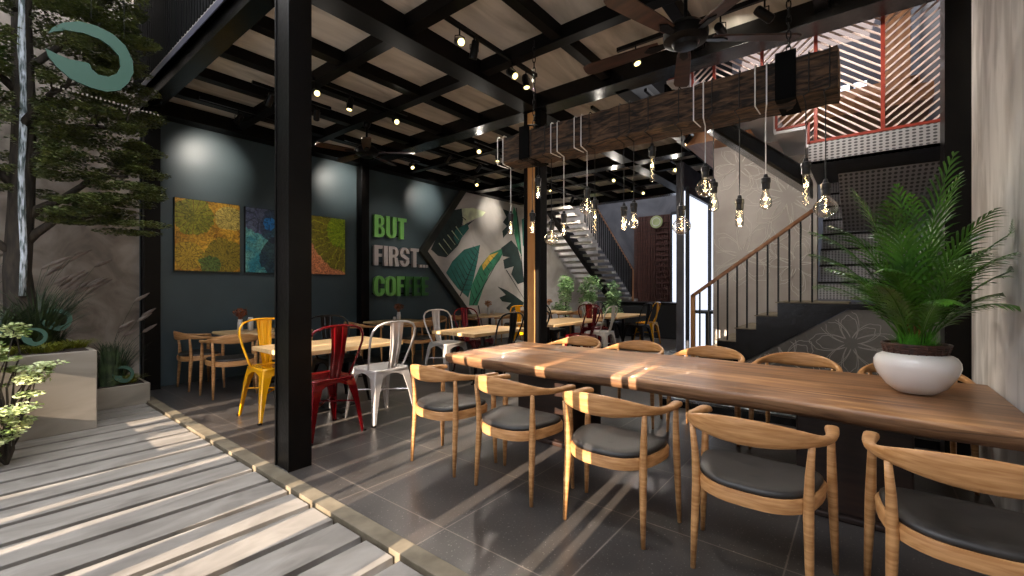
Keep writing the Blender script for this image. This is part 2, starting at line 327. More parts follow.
def dup(root, loc, rz, label, group=None, swap=None):
    r_ = root.copy(); col.objects.link(r_); r_.location = loc; r_.rotation_euler = (0, 0, rz); r_['label'] = label
    if group: r_['group'] = group
    def rec(src, dst):
        for ch in list(src.children):
            c = ch.copy(); col.objects.link(c); c.parent = dst
            if swap and c.type == 'MESH' and len(c.material_slots):
                for sl in c.material_slots:
                    m0 = sl.material
                    if m0 in swap: sl.link = 'OBJECT'; sl.material = swap[m0]
            rec(ch, c)
    rec(root, r_); return r_
B = lambda *a, **k: MB().box(*a, **k)

# ---------------------------------------------------------------- the setting
struct('floor', B(1.55, 11.6, -.67, 7.8, -.1, 0), M['floor'], 'dark grey square stone tiles of the cafe floor')
struct('floor_rear', B(11.6, 15.4, -.67, 7.8, -.1, 0), M['floor'], 'floor beyond the last ceiling beam at the back')
kb = B(1.44, 1.55, -2, 6.9, -.12, .004); kb.box(1.48, 1.55, 6.9, 7.6, -.12, .004)
struct('floor_kerb', kb, M['kerb'], 'narrow tan stone kerb between deck and dark tiles', bevel=.004)
mb = MB(); y = 2.235-.3*12
while y < 7.7:
    if y+.265 < 7.9: mb.box(-3, 1.43, y+.005, y+.252, -.07, -.02)
    y += .3
struct('floor_deck', mb, M['deck'], 'pale stone slats of the garden walkway with dark gaps', bevel=.004)
struct('floor_deck_bed', B(-3, 1.44, -2, 7.8, -.3, -.2), M['deckgap'], 'brown bed under the stone slats')
struct('wall_garden', B(-3, 1.55, 7.8, 8.0, -.1, 7), M['concrete'], 'rough brown-grey concrete wall behind the garden planters')
struct('wall_left', B(1.55, 10.6, 7.8, 8.0, 0, 6.6), M['teal'], 'dark teal painted wall with the paintings and lettering')
struct('wall_left_rear', B(10.6, 15.2, 7.8, 8.0, 0, 6.6), M['plaster'], 'pale plaster wall beside the rear staircase')
struct('wall_right', B(-3, 4.92, -.87, -.67, -.1, 6.6), M['rightwall'], 'pale streaked plaster wall at the end of the long table')
struct('wall_right_rear', B(4.92, 15.2, -.87, -.67, 0, 6.6), M['rearwall'], 'dark wall behind the palm and stairs')
struct('wall_rear', B(15, 15.2, -.67, 7.8, 0, 6.6), M['rearwall'], 'dark grey wall at the far end behind the rear staircase')
# unseen screen added behind the camera; slits and upper board shape the low sun
slits = [(1.14, 1.20), (1.25, 1.335), (1.90, 2.00), (2.59, 2.78), (2.82, 3.0), (3.12, 3.20), (3.70, 3.77), (4.18, 4.26), (4.62, 4.70)]
mb = MB(); y = -2.0
for a, b_ in slits:
    a -= .385; b_ -= .385
    mb.box(-3.06, -3, y, a, -.1, 4.3); y = b_
mb.box(-3.06, -3, y, 4.5-.05, -.1, 4.3) if y < 4.4 else None
y0 = max(y, 5.6)
mb.box(-3.06, -3, y, 8.0, -.1, 1.35); mb.box(-3.06, -3, y, 8.0, 1.80, 4.3)
mb.box(-3.08, -2.98, -2.1, 8, 4.3, 6.8)
struct('sun_slit_screen', mb, M['darkwood'], 'unseen slatted screen added behind the camera to cut the sun into stripes')
struct('wall_corner', B(-3, 4.92, -2.1, -2.0, -.1, 3.2), M['concrete'], 'side wall of the walkway')
# ceilings
mb = MB(); mb.box(1.5, 5.05, -.67, 7.8, 4.0, 4.12); mb.box(5.05, 11.55, 2.25, 7.8, 4.0, 4.12)
struct('ceiling', mb, M['ceil'], 'beige-grey board panels of the ceiling between black beams')
mb = MB(); mb.box(1.45, 8.2, -.87, 8.0, 6.6, 6.75); mb.box(7.0, 15.2, 1.9, 5.0, 6.6, 6.75); mb.box(14.5, 15.2, -.87, 8.0, 6.6, 6.75); mb.box(7.0, 11.5, 5.0, 8.0, 6.6, 6.75); mb.box(7, 15.2, -.87, -.3, 6.6, 6.75)  # open bays added above the stairs and rear to let sky light in
struct('ceiling_roof', mb, M['blackbeam'], 'roof high over the stair void')
def beam(name, x0, x1, y0, y1, z0, z1, label, m_='blackbeam'):
    return struct(name, B(x0, x1, y0, y1, z0, z1), M[m_], label, bevel=.004)
ysub = [4.525, 5.325, 6.125, 6.925]
for i, y in enumerate(ysub):
    beam('ceiling_beam', 1.7, 11.4, y-.07, y+.07, 3.88, 4.01, 'black ceiling joist running lengthwise over the small tables')
for y in (2.38, 1.33, .28):
    beam('ceiling_beam', 1.7, 4.78, y-.055, y+.055, 3.88, 4.01, 'black ceiling joist running lengthwise over the long table')
xsub = [2.70, 3.77, 6.02, 7.08, 9.18, 10.26]
for x in xsub:
    beam('ceiling_joist', x-.065, x+.065, -.67 if x < 4.9 else 2.35, 7.6, 3.86, 4.012, 'black ceiling joist crossing between the main beams')
for x in (4.94, 8.12, 11.4):
    beam('ceiling_girder', x-.14, x+.14, -.67 if x < 6 else 2.25, 7.8, 3.80, 4.02, 'heavy black girder spanning towards the teal wall', 'blackgloss')
beam('ceiling_girder', 1.6, 11.4, 3.40, 3.65, 3.80, 4.02, 'heavy black girder on top of the columns')
beam('ceiling_girder', 1.6, 11.4, 7.55, 7.8, 3.80, 4.02, 'black girder along the head of the teal wall')
beam('ceiling_girder', 5.0, 11.4, 2.2, 2.38, 3.80, 4.12, 'black girder at the edge of the stair void')
beam('ceiling_edge_beam', 1.545, 1.715, -2.0, 7.8, 3.85, 4.0, 'black steel beam over the kerb at the open front', 'blackgloss')
struct('trim_eave', B(1.49, 1.55, -2.0, 7.7, 4.0, 4.07), M['eave'], 'white metal edge strip above the front beam')
mb = MB(); y = -.8
while y < 7.8: mb.box(1.49, 1.53, y, y+.055, 4.1, 7.0); y += .085
mb.box(1.535, 1.60, -.8, 7.8, 4.1, 7.0)
struct('wall_upper_front', mb, M['strap'], 'black vertical slats of the upper floor facade')
# columns
def column(x0, x1, y0, y1, z1, label, oak=False):
    o = bpy.data.objects.new('steel_column', None); col.objects.link(o); tag(o, label, None, None, 'structure')
    if oak:
        d = .09 if x0 < 6 else .03; e = .06 if x0 < 6 else .02
        B(x0, x1, y0, y0+d, 0, z1).build('steel_flange', M['black'], o, bevel=.004)
        B(x0, x1, y1-e, y1, 0, z1).build('steel_flange', M['black'], o, bevel=.004)
        B(x0+.01 if x0 < 6 else x0-.005, x1-.01, y0+d, y1-e, 0, z1).build('oak_strip', M['column_oak'], o)
    else:
        B(x0, x1, y0, y0+.022, 0, z1).build('steel_flange', M['black'], o, bevel=.003)
        B(x0, x1, y1-.022, y1, 0, z1).build('steel_flange', M['black'], o, bevel=.003)
        B(x0+.01, x1-.01, y0+.022, y1-.022, 0, z1).build('steel_web', M['black'], o)
    return o
column(1.555, 1.735, 3.40, 3.64, 4.0, 'wide black steel column at the kerb in the foreground')
column(4.86, 5.02, 3.38, 3.66, 3.8, 'black column with a pale wood strip behind the long table', True)
column(11.2, 11.36, 3.36, 3.64, 3.8, 'far wood-faced column beside the bright windows', True)
column(1.56, 1.74, 7.60, 7.8, 3.85, 'black column where the garden wall meets the teal wall')
column(4.88, 5.05, 7.62, 7.8, 3.85, 'slim black column on the teal wall between painting and lettering')
struct('column_right', B(4.93, 5.2, -.67, -.52, 0, 6.6), M['black'], 'black column at the end of the pale right wall')

# planters
t = tag(B(-2.98, .875, 6.07, 7.795, -.02, .77).build('planter_box', M['planter'], bevel=.01), 'tall smooth concrete planter box on the left holding the tree', 'planter')
B(-2.95, .82, 6.12, 7.75, .75, .775).build('soil', M['soil'], t)
t = tag(B(.93, 1.478, 6.90, 7.795, -.02, .228).build('planter_box', M['planter'], bevel=.008), 'low concrete planter box at the foot of the garden wall', 'planter')
B(.98, 1.43, 6.95, 7.78, .21, .235).build('soil', M['soil'], t)

# ---------------------------------------------------------------- plants
def leaf_cloud(mb, c, rx, ry, rz, n, size, flat=.5, rnd=random):
    mb.leafy = 1
    for _ in range(n):
        while True:
            p = Vector((rnd.uniform(-1, 1), rnd.uniform(-1, 1), rnd.uniform(-1, 1)))
            if p.length <= 1: break
        q = Vector((c[0]+p.x*rx, c[1]+p.y*ry, c[2]+p.z*rz)); s_ = size*rnd.uniform(.6, 1.3); a = rnd.uniform(0, 2*PI)
        d = Vector((math.cos(a), math.sin(a), rnd.uniform(-.5, .3))).normalized(); u = Vector((rnd.uniform(-flat, flat), rnd.uniform(-flat, flat), 1)).normalized(); wv = d.cross(u).normalized()
        mb.add([q-d*s_*.5, q+wv*s_*.27, q+d*s_*.5, q-wv*s_*.27], [(0, 1, 2, 3)])
def branch(mb, p0, p1, r0, r1, sag=.1, n=7, rnd=random):
    p0 = Vector(p0); p1 = Vector(p1); pts = []; j = (p1-p0).length*.05
    for i in range(n):
        t = i/(n-1); p = p0.lerp(p1, t)+Vector((rnd.uniform(-j, j), rnd.uniform(-j, j), sag*math.sin(PI*t)+rnd.uniform(-j, j))); pts.append(p if 0 < i < n-1 else (p0 if i == 0 else p1))
    mb.tube(pts, [r0+(r1-r0)*i/(n-1) for i in range(n)], n=7); return pts
tree = thing('garden_tree', 'dark-trunked garden tree with layered foliage in the tall planter', 'tree', (.40, 6.75, .77))
tb = MB(); trunk = [(0, 0, -.1), (.0, 0, .3), (-.03, 0, .8), (.0, 0, 1.5), (.02, 0, 2.4), (.0, 0, 3.4), (.03, 0, 4.6)]
tb.tube(trunk, [.16, .125, .105, .10, .09, .075, .05], n=12)
ends = []
rr = random.Random(3)
for (z0, dx, dy, dz, r0) in [(.9, -.55, -.2, .45, .045), (1.05, .5, -.3, .35, .05), (1.3, .75, -.45, .55, .05), (1.6, -.7, -.3, .5, .045), (1.9, .85, -.55, .5, .05), (2.2, .35, -.9, .5, .04), (2.6, -.9, -.4, .5, .04), (2.9, .7, -.5, .5, .04), (3.4, -.5, -.6, .5, .035), (3.6, .6, -.2, .5, .03)]:
    pts = branch(tb, (0, 0, z0), (dx, dy, z0+dz), r0, .012, .12, rnd=rr)
    for k in (3, 4, 5):
        q = pts[k]; e_ = q+Vector((rr.uniform(-.35, .35), rr.uniform(-.35, .15), rr.uniform(.0, .3))); branch(tb, q, e_, .015, .006, .03, 5, rr); ends.append(e_)
tb.build('trunk', M['bark'], tree, smooth=True)
pb = MB(); pb.tube([(.0+.03*math.sin(i*1.7)*.3, -.115-.012*math.sin(i*2.1), .55+i*.42) for i in range(11)], [(.028+.006*math.sin(i*3.3)) for i in range(11)], n=8)  # sunlit streak on the trunk, modelled as a pale strip
pb.build('sunlit_trunk_streak', M['sunstreak'], tree, smooth=True)['label'] = 'sunlit streak up the dark trunk, its light put into the pale colour'
lb = MB(); lr = random.Random(11)
for k in range(210):
    z = 1.25+3.4*(k+lr.random())/210; xm = 1.12 if z < 3.0 else .95; x = lr.uniform(-.15, xm-.12)
    if z < 1.6: x = lr.uniform(.2, .95)
    leaf_cloud(lb, (x, lr.uniform(-.85, .35), z), lr.uniform(.13, .26), lr.uniform(.13, .26), lr.uniform(.025, .06), 430, .038, .8, lr)
keep = [i for i, f in enumerate(lb.f) if not (-.085 < lb.v[f[0]][0] < .055 and lb.v[f[0]][1] < .05)]
lb.f = [lb.f[i] for i in keep]; lb.mi = [0]*len(lb.f)
lb.v = [((min(x, 1.05) if z > 3.0 else x), min(y, 1.0), z) for x, y, z in map(tuple, lb.v)]
lb.build('foliage', M['leafdark'], tree)
lb = MB(); lr = random.Random(12)
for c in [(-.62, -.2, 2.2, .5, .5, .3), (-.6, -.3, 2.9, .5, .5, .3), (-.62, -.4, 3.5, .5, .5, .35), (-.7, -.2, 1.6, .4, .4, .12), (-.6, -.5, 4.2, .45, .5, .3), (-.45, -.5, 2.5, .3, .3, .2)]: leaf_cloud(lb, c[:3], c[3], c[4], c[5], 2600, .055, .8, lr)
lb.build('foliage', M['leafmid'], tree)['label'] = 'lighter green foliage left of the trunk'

def blades(n, r0, h, spread, wd, rnd, droop=.3):
    mb = MB(); mb.leafy = 1
    for _ in range(n):
        a = rnd.uniform(0, 2*PI); rr_ = rnd.uniform(0, r0); hh = h*rnd.uniform(.55, 1.1); sp = spread*rnd.uniform(.2, 1.1)
        d = Vector((math.cos(a), math.sin(a), 0)); sd_ = Vector((-d.y, d.x, 0)); b0 = d*rr_; vs = []
        for i in range(5):
            t = i/4; p = b0+d*sp*t**1.4+Vector((0, 0, hh*(t-droop*t*t*t))); w_ = wd*(1-t*.92)*.5
            vs += [p-sd_*w_, p+sd_*w_]
        mb.add(vs, [(2*i, 2*i+1, 2*i+3, 2*i+2) for i in range(4)])
    return mb
def tuft(name, label, cat, loc, m_, n, r0, h, spread, wd, seed, droop=.3, group=None):
    o = blades(n, r0, h, spread, wd, random.Random(seed), droop).build(name, M[m_]); o.location = loc; return tag(o, label, cat, group)
tuft('spiky_grass', 'dark spiky grass clump right behind the planter corner', 'ornamental grass', (.50, 6.6, .77), 'leafspiky', 230, .10, .80, .60, .024, 1, .25)
tuft('spiky_grass', 'dark spiky grass clump at the foot of the tree trunk', 'ornamental grass', (.22, 6.55, .77), 'leafspiky', 200, .08, .66, .45, .022, 2, .25)
tuft('spiky_grass', 'green spiky grass clump against the garden wall', 'ornamental grass', (.55, 7.25, .77), 'leafspiky', 120, .08, .75, .4, .022, 3, .2)
for i, (x, y, lab) in enumerate([(.52, 6.28, 'low yellow-green grass mound beside the planter corner'), (.22, 6.25, 'low yellow-green grass mound in the middle of the planter front'), (.74, 6.5, 'small yellow-green grass mound on the planter end'), (-.05, 6.35, 'low yellow-green grass mound behind the sunlit shrub')]):
    tuft('grass_mound', lab, 'grass plant', (x, y, .775), 'leafyel', 260, .14, .14, .16, .012, 20+i, .5)
tuft('grass_mound', 'yellow-green grass mound in the low planter', 'grass plant', (1.28, 7.12, .23), 'leafyel', 260, .12, .16, .16, .012, 30, .5)
tuft('spiky_grass', 'dark spiky grass rising from the low planter', 'ornamental grass', (1.22, 7.3, .23), 'leafspiky', 150, .1, .62, .33, .02, 31, .2)
tuft('dwarf_conifer', 'narrow dark pointed conifer in the low planter', 'conifer', (1.12, 7.08, .23), 'leafspiky', 330, .12, .52, .05, .022, 55, .1)
def fountain(loc, n, seed, label, ang=(.5, .25)):
    rnd = random.Random(seed); t = thing('fountain_grass', label, 'ornamental grass', loc)
    st = MB(); 
    for i in range(n):
        a = rnd.uniform(-.5, .5)+ang[0]; hh = rnd.uniform(.55, 1.0); L_ = rnd.uniform(.1, .42)
        pts = [Vector((L_*math.cos(a)*s_**1.8, L_*math.sin(a)*s_**1.8*.5, hh*s_)) for s_ in (0, .25, .5, .75, 1)]
        st.tube(pts, .0025, n=4)
        d = Vector((math.cos(a)*.9, .1, .55)).normalized(); q = pts[-1]
        MB().tube([q, q+d*.04, q+d*.12, q+d*.19], [.005, .022, .020, .004], n=6).build('plume', M['plume'], t, smooth=True)
    st.build('stems', M['leafspiky'], t)
    blades(70, .05, .45, .4, .009, rnd, .45).build('blades', M['leafspiky'], t)
fountain((.45, 6.75, .77), 11, 41, 'fountain grass with grey plumes right of the tree trunk')
fountain((.70, 7.15, .77), 8, 42, 'fountain grass with grey plumes near the planter end')
fountain((-.05, 6.8, .77), 6, 43, 'fountain grass with grey plumes left of the tree trunk')
fountain((1.15, 7.35, .23), 7, 44, 'fountain grass with pale plumes beside the black column')
def shrub(loc, label, blobs, m_='leafpale', n=700, size=.045, seed=1, stems=True):
    t = thing('garden_shrub', label, 'shrub', loc); mb = MB(); rnd = random.Random(seed)
    for c in blobs: leaf_cloud(mb, c[:3], c[3], c[4], c[5], n, size, .9, rnd)
    mb.build('foliage', M[m_], t); st = MB()
    for c in blobs: branch(st, (0, 0, 0), c[:3], .012, .004, .03, 5, rnd)
    st.build('stems', M['bark'], t, smooth=True); return t
def blobset(seed, n, boxes):
    r_ = random.Random(seed); out = []
    for k in range(n):
        b_ = boxes[k % len(boxes)]; out.append((r_.uniform(b_[0], b_[1]), r_.uniform(b_[2], b_[3]), r_.uniform(b_[4], b_[5]), r_.uniform(.06, .13), r_.uniform(.06, .13), r_.uniform(.02, .045)))
    return out
shrub((.22, 5.72, -.02), 'sunlit pale-leaved shrub hanging over the tall planter front', blobset(1, 34, [(-.25, .16, -.1, .15, .95, 1.18), (-.25, .12, -.1, .1, .8, .98), (-.2, .34, -.1, .1, .62, .78), (-.25, .2, -.1, .1, .5, .66)]), n=130, size=.04, seed=51)
shrub((.24, 5.38, -.02), 'sunlit pale-leaved shrub low beside the stone slats', blobset(2, 20, [(-.2, .12, -.1, .1, .3, .48), (-.2, .06, -.1, .1, .1, .3)]), n=120, size=.038, seed=52)

# green ring sign hung in front of the tree
# metric outline: about 0.75 m wide
sg = thing('ring_sign', 'large green open-ring sign hanging in front of the tree', 'sign', (.881, 5.75, 3.651)); sg.scale = (.958, 1, .958)
mb = MB(); P_ = [(-0.3999, 0.0424), (-0.37, 0.1112), (-0.3006, 0.1932), (-0.1858, 0.2596), (-0.0659, 0.2726), (0.0592, 0.2456), (0.1568, 0.1704), (0.2152, 0.0423), (0.2237, -0.0858), (0.1817, -0.2108), (0.1157, -0.3101), (0.0116, -0.3615), (-0.1115, -0.3589), (-0.2438, -0.3253), (-0.3424, -0.2429), (-0.3972, -0.1664), (-0.4134, -0.1046), (-0.3562, -0.1198), (-0.2581, -0.1392), (-0.1265, -0.1228), (-0.1115, -0.1313), (-0.0964, -0.1772), (-0.0506, -0.2117), (0.0274, -0.2033), (0.0914, -0.1472), (0.1206, -0.0606), (0.1076, 0.0417), (0.0433, 0.1109), (-0.0352, 0.1506), (-0.1563, 0.1587), (-0.2723, 0.1322), (-0.3562, 0.0839)]
mb.prism(P_, -.012, .012, 'y'); mb.build('ring', M['green'], sg)
mb = MB()
for i in range(26):
    x_ = -.40+i*.033; z_ = -.44-(x_+.40)*.04; h_ = .012+.010*((i*7) % 3)/2
    mb.box(x_, x_+.014, -.004, .004, z_, z_+h_)
mb.build('lettering', M['planter'], sg)
mb = MB(); mb.tube([(-.1, 0, .33), (-.1, 0, 2.6)], .003, n=5); mb.tube([(.15, 0, .25), (.15, 0, 2.6)], .003, n=5); mb.build('hanging_wire', M['cable'], sg)
def smallring(loc, s_, label, tilt):
    mb = MB(); mb.prism([(x_*s_, z_*s_) for x_, z_ in P_], -.008, .008, 'y'); o = mb.build('ring_ornament', M['green']); o.location = loc; o.rotation_euler = (math.radians(-20), tilt, 0); tag(o, label, 'garden ornament', 'green ring ornaments among the plants')
smallring((1.27, 6.99, .36), .32, 'small green open ring ornament in the low planter', .35)
smallring((.48, 6.22, .93), .28, 'small green open ring ornament in the tall planter near its front', .5)
smallring((.66, 6.45, 1.08), .36, 'green open ring ornament among the spiky grass in the tall planter', .3)
smallring((.18, 6.3, 1.02), .36, 'green open ring ornament left of the others by the tree trunk', .3)

# ---------------------------------------------------------------- paintings, lettering, mural
for (x0, x1, m_, lab) in ((1.93, 2.78, 'art_gold', 'square gold and olive lotus-leaf painting, nearest the garden'), (2.86, 3.70, 'art_blue', 'blue and turquoise abstract painting half behind the column'), (3.77, 4.60, 'art_green', 'green leaf painting with an orange-pink corner')):
    t = thing('canvas_painting', lab, 'painting', ((x0+x1)/2, 7.77, 2.18))
    w_ = (x1-x0)/2
    MB().box(-w_, w_, -.03, .03, -.53, .53).build('stretcher_frame', M['black'], t)
    MB().box(-w_+.004, w_-.004, -.036, -.028, -.526, .526).build('canvas', M[m_], t)
def bar(x0, x1, z0, z1): return [(x0, z0), (x1, z0), (x1, z1), (x0, z1)]
def rrect(x0, x1, z0, z1, c): return [(x0+c, z0), (x1-c, z0), (x1, z0+c), (x1, z1-c), (x1-c, z1), (x0+c, z1), (x0, z1-c), (x0, z0+c)]
# each glyph: unit height 1, width W, list of convex polys
s_ = .2
def arcseg(cx, cz, rx, rz, tx, tz, a0, a1, n=6):
    out = []
    for i in range(n):
        a, b_ = a0+(a1-a0)*i/n, a0+(a1-a0)*(i+1)/n
        out.append([(cx+rx*math.cos(a), cz+rz*math.sin(a)), (cx+rx*math.cos(b_), cz+rz*math.sin(b_)), (cx+(rx-tx)*math.cos(b_), cz+(rz-tz)*math.sin(b_)), (cx+(rx-tx)*math.cos(a), cz+(rz-tz)*math.sin(a))])
    return out
H = PI/2
G = {
 'B': (.52, [bar(0, .19, 0, 1), bar(.19, .3, 0, .14), bar(.19, .3, .86, 1), bar(.19, .3, .44, .58)]+arcseg(.28, .26, .24, .26, .17, .12, -H, H)+arcseg(.28, .75, .22, .25, .17, .11, -H, H)),
 'U': (.54, [bar(0, .19, .25, 1), bar(.35, .54, .25, 1)]+arcseg(.27, .25, .27, .25, .19, .12, PI, 2*PI)),
 'T': (.48, [bar(.145, .335, 0, .84), bar(0, .48, .84, 1)]),
 'F': (.42, [bar(0, .19, 0, 1), bar(.19, .42, .84, 1), bar(.19, .38, .44, .59)]),
 'I': (.19, [bar(0, .19, 0, 1)]),
 'R': (.54, [bar(0, .19, 0, 1), bar(.19, .3, .86, 1), bar(.19, .3, .44, .58), [(.28, .5), (.46, .42), (.54, 0), (.35, 0)]]+arcseg(.28, .72, .24, .28, .17, .13, -H, H)),
 'S': (.52, arcseg(.26, .72, .26, .28, .18, .13, -.1, PI+.3, 8)+[[(.01, .64), (.06, .52), (.46, .30), (.51, .44), (.22, .64)], [(.06, .52), (.34, .36), (.46, .30), (.51, .44)]]+arcseg(.26, .28, .26, .28, .18, .13, PI-.1, 2*PI+.3, 8)),
 'C': (.52, arcseg(.26, .72, .26, .28, .18, .13, 0, PI)+arcseg(.26, .28, .26, .28, .18, .13, PI, 2*PI)+[bar(0, .18, .28, .72), bar(.34, .52, .62, .72), bar(.34, .52, .28, .38)]),
 'O': (.54, arcseg(.27, .72, .27, .28, .18, .13, 0, PI)+arcseg(.27, .28, .27, .28, .18, .13, PI, 2*PI)+[bar(0, .18, .28, .72), bar(.36, .54, .28, .72)]),
 'E': (.42, [bar(0, .19, 0, 1), bar(.19, .42, .84, 1), bar(.19, .39, .43, .57), bar(.19, .42, 0, .16)]),
 '.': (.13, [bar(0, .13, 0, .15)])}
def word(text, x0, x1, z0, z1, label, mats_):
    t = thing('wall_lettering', label, 'lettering', (x0, 7.74, z0), 0, None)
    tot = sum(G[c][0] for c in text)+.05*(len(text)-1); h = z1-z0; sx = (x1-x0)/tot; cx = 0
    for i, c in enumerate(text):
        mb = MB()
        for k, p in enumerate(G[c][1]): mb.prism([(cx+a*sx, b_*h) for a, b_ in p], -.045+.0004*k, .02, 'y')
        mb.build('letter', mats_[i], t); cx += (G[c][0]+.05)*sx
    MB().box(0, x1-x0, .03, .045, .1*h, .16*h).build('mounting_rail', M['black'], t)
g_, dg, sl = M['lettergreen'], M['letterdark'], M['lettersilver']
word('BUT', 5.22, 6.02, 2.44, 2.89, 'green raised letters BUT, the top line of the wall slogan', [g_]*3)
word('FIRST...', 5.22, 6.62, 1.86, 2.27, 'silver raised letters FIRST..., the middle line of the wall slogan', [sl]*8)
word('COFFEE', 5.22, 6.64, 1.23, 1.65, 'green raised letters COFFEE, the bottom line of the wall slogan', [g_, g_, g_, dg, dg, dg])
mu = thing('mural_panel', 'pale wall mural of tropical leaves with a pointed left edge', 'mural')
MB().prism([(6.5, 2.23), (7.92, .76), (8.7, .02), (10.6, .02), (10.6, 3.8), (7.75, 3.8)], 7.79, 7.77, 'y').build('backing', M['mural'], mu)
mb = MB()
for a, b_ in (((6.42, 2.23), (7.72, 3.80)), ((6.42, 2.23), (8.62, .03))):
    d = Vector((b_[0]-a[0], b_[1]-a[1])).normalized(); n_ = Vector((-d.y, d.x))*.085
    if a[1] < b_[1]: mb.prism([(a[0]-.02, a[1]), (a[0]+.2, a[1]), (b_[0]+.15, b_[1]), (b_[0]-.03, b_[1])], 7.795, 7.70, 'y')
    else: mb.prism([(a[0]-.02, a[1]), (b_[0]-.05, b_[1]), (b_[0]+.14, b_[1]), (a[0]+.2, a[1])], 7.795, 7.70, 'y')
mb.build('trim', M['muraltrim'], mu)
LV = [('mdark', [(6.77, 2.29), (6.99, 2.67), (7.32, 3.11), (7.45, 3.28), (7.76, 3.37), (7.81, 3.1), (7.76, 2.94), (8.23, 3.15), (7.96, 2.96), (7.63, 2.44), (7.24, 2.13), (6.99, 2.15)]),
 ('mpale', [(7.76, 3.37), (8.18, 3.45), (8.65, 3.4), (8.51, 3.27), (8.04, 3.1), (7.83, 2.96), (7.79, 3.16)]),
 ('mteal', [(7.54, 2.82), (7.96, 3.02), (8.02, 2.9), (7.76, 2.65), (7.6, 2.47), (7.48, 2.62)]),
 ('mteal', [(7.24, 1.76), (7.45, 2.05), (7.85, 2.36), (8.43, 2.52), (8.33, 2.09), (8.18, 1.62), (7.99, 1.16), (7.63, 1.39)]),
 ('mgreen', [(8.02, 0.96), (8.09, 1.42), (8.43, 1.96), (8.84, 2.32), (9.5, 2.55), (9.22, 2.17), (8.78, 1.77), (8.53, 1.35), (8.33, 0.95)]),
 ('myellow', [(8.51, 2.0), (8.78, 2.27), (9.16, 2.38), (8.84, 2.12), (8.55, 1.86)]),
 ('mdark', [(9.29, 2.5), (9.73, 2.75), (10.03, 2.55), (10.22, 2.11), (10.34, 1.58), (10.03, 1.51), (9.73, 1.79), (9.85, 2.02), (9.44, 1.93), (9.38, 2.18), (9.67, 2.27), (9.36, 2.28)]),
 ('mgreen', [(9.85, 3.72), (10.03, 3.45), (10.15, 2.93), (10.22, 2.33), (10.03, 2.55), (9.85, 2.98), (9.75, 3.41)]),
 ('mdark', [(9.36, 3.58), (9.61, 3.56), (9.71, 3.33), (9.67, 3.04), (9.38, 2.79), (9.34, 2.97), (9.55, 3.13), (9.36, 3.22), (9.52, 3.38)]),
 ('mteal', [(10.22, 3.4), (10.45, 3.5), (10.45, 2.58), (10.28, 2.64)]),
 ('mdark', [(9.14, 1.44), (9.5, 1.34), (9.85, 1.2), (10.32, 0.97), (10.22, 0.85), (9.73, 0.72), (9.5, 0.84), (9.73, 0.98), (9.33, 1.03), (9.22, 1.14), (9.5, 1.21)])]
for i, (m_, p) in enumerate(LV): MB().prism(p, 7.771, 7.766-.0006*i, 'y').build('painted_leaf', M[m_], mu)
mb = MB()
def stroke(mb, a, b_, w_, y=7.757):
    a = Vector(a); b_ = Vector(b_); d = (b_-a).normalized(); n_ = Vector((-d.y, d.x))*w_/2
    mb.prism([tuple(a+n_), tuple(b_+n_*.3), tuple(b_-n_*.3), tuple(a-n_)], y+.003, y, 'y')
for k in range(9):
    t = k/8; stroke(mb, (7.75+.5*t, 1.35+1.05*t), (7.4+.75*t, 1.85+.62*t), .018); stroke(mb, (7.75+.5*t, 1.35+1.05*t), (8.08+.32*t, 1.35+.95*t), .018)
stroke(mb, (7.7, 1.2), (8.42, 2.5), .03)
for k in range(8):
    t = k/8; stroke(mb, (8.2+.9*t, 1.1+1.25*t), (8.05+.9*t, 1.4+1.0*t), .016)
stroke(mb, (8.15, .96), (9.45, 2.52), .03)
for k in range(7):
    t = k/6; stroke(mb, (7.15+.75*t, 2.25+.85*t), (7.0+.6*t, 2.6+.65*t), .025)
stroke(mb, (9.95, 3.7), (10.45, .75), .045); stroke(mb, (9.5, 1.9), (10.4, 1.0), .03); stroke(mb, (8.35, .95), (8.6, .1), .04)
mb.build('vein_lines', M['mline'], mu)
mb = MB()
for k in range(5):
    t = k/4; stroke(mb, (7.0+.55*t, 2.45+.45*t), (7.28+.5*t, 2.2+.5*t), .03, 7.754)
mb.build('pale_lines', M['mpale'], mu)

# ---------------------------------------------------------------- long live-edge table
tbl = thing('long_table', 'long live-edge walnut slab table across the right foreground', 'dining table', (3.64, 1.27, 0))
rr = random.Random(4); nseg = 40
def edge(side):
    pts = []
    for i in range(nseg+1):
        t = i/nseg; y = -1.93+t*3.87; off = .025*math.sin(y*2.3+side)+.014*math.sin(y*6.1+side*2)
        x = side*(.645+off) ; pts.append((x, y))
    return pts
Lf, Rt = edge(-1), edge(1)[::-1]
Lf = [p for p in Lf]; Lf[-1] = (Lf[-1][0]-.01, Lf[-1][1]+.02); Lf[0] = (Lf[0][0], Lf[0][1])
outl = Lf+Rt
def ring_(k, z, jit=0):
    out = []
    for i, (x, y) in enumerate(outl):
        s2 = 1-k/.645*(1+.25*math.sin(y*4)); out.append(Vector((x*s2, y*(1-k/4), z)))
    return out
mb = MB(); nseg_o = len(outl)
mb.loft([ring_(.06, .652), ring_(.03, .657), ring_(.006, .68), ring_(.002, .70), ring_(-.004, .728), ring_(.002, .745), ring_(.008, .750)])
mb.mi = [1 if i < 4*nseg_o else 0 for i in range(len(mb.f))]
mb.build('tabletop', [M['walnut'], M['walnutedge']], tbl, smooth=True, auto=.7)
for y in (1.02, -1.22):
    mb = MB(); mb.box(-.32, .30, y-.28, y+.28, .03, .66); mb.box(-.36, .34, y-.32, y+.32, 0, .04); mb.build('pedestal', M['darkwood'], tbl, bevel=.012)

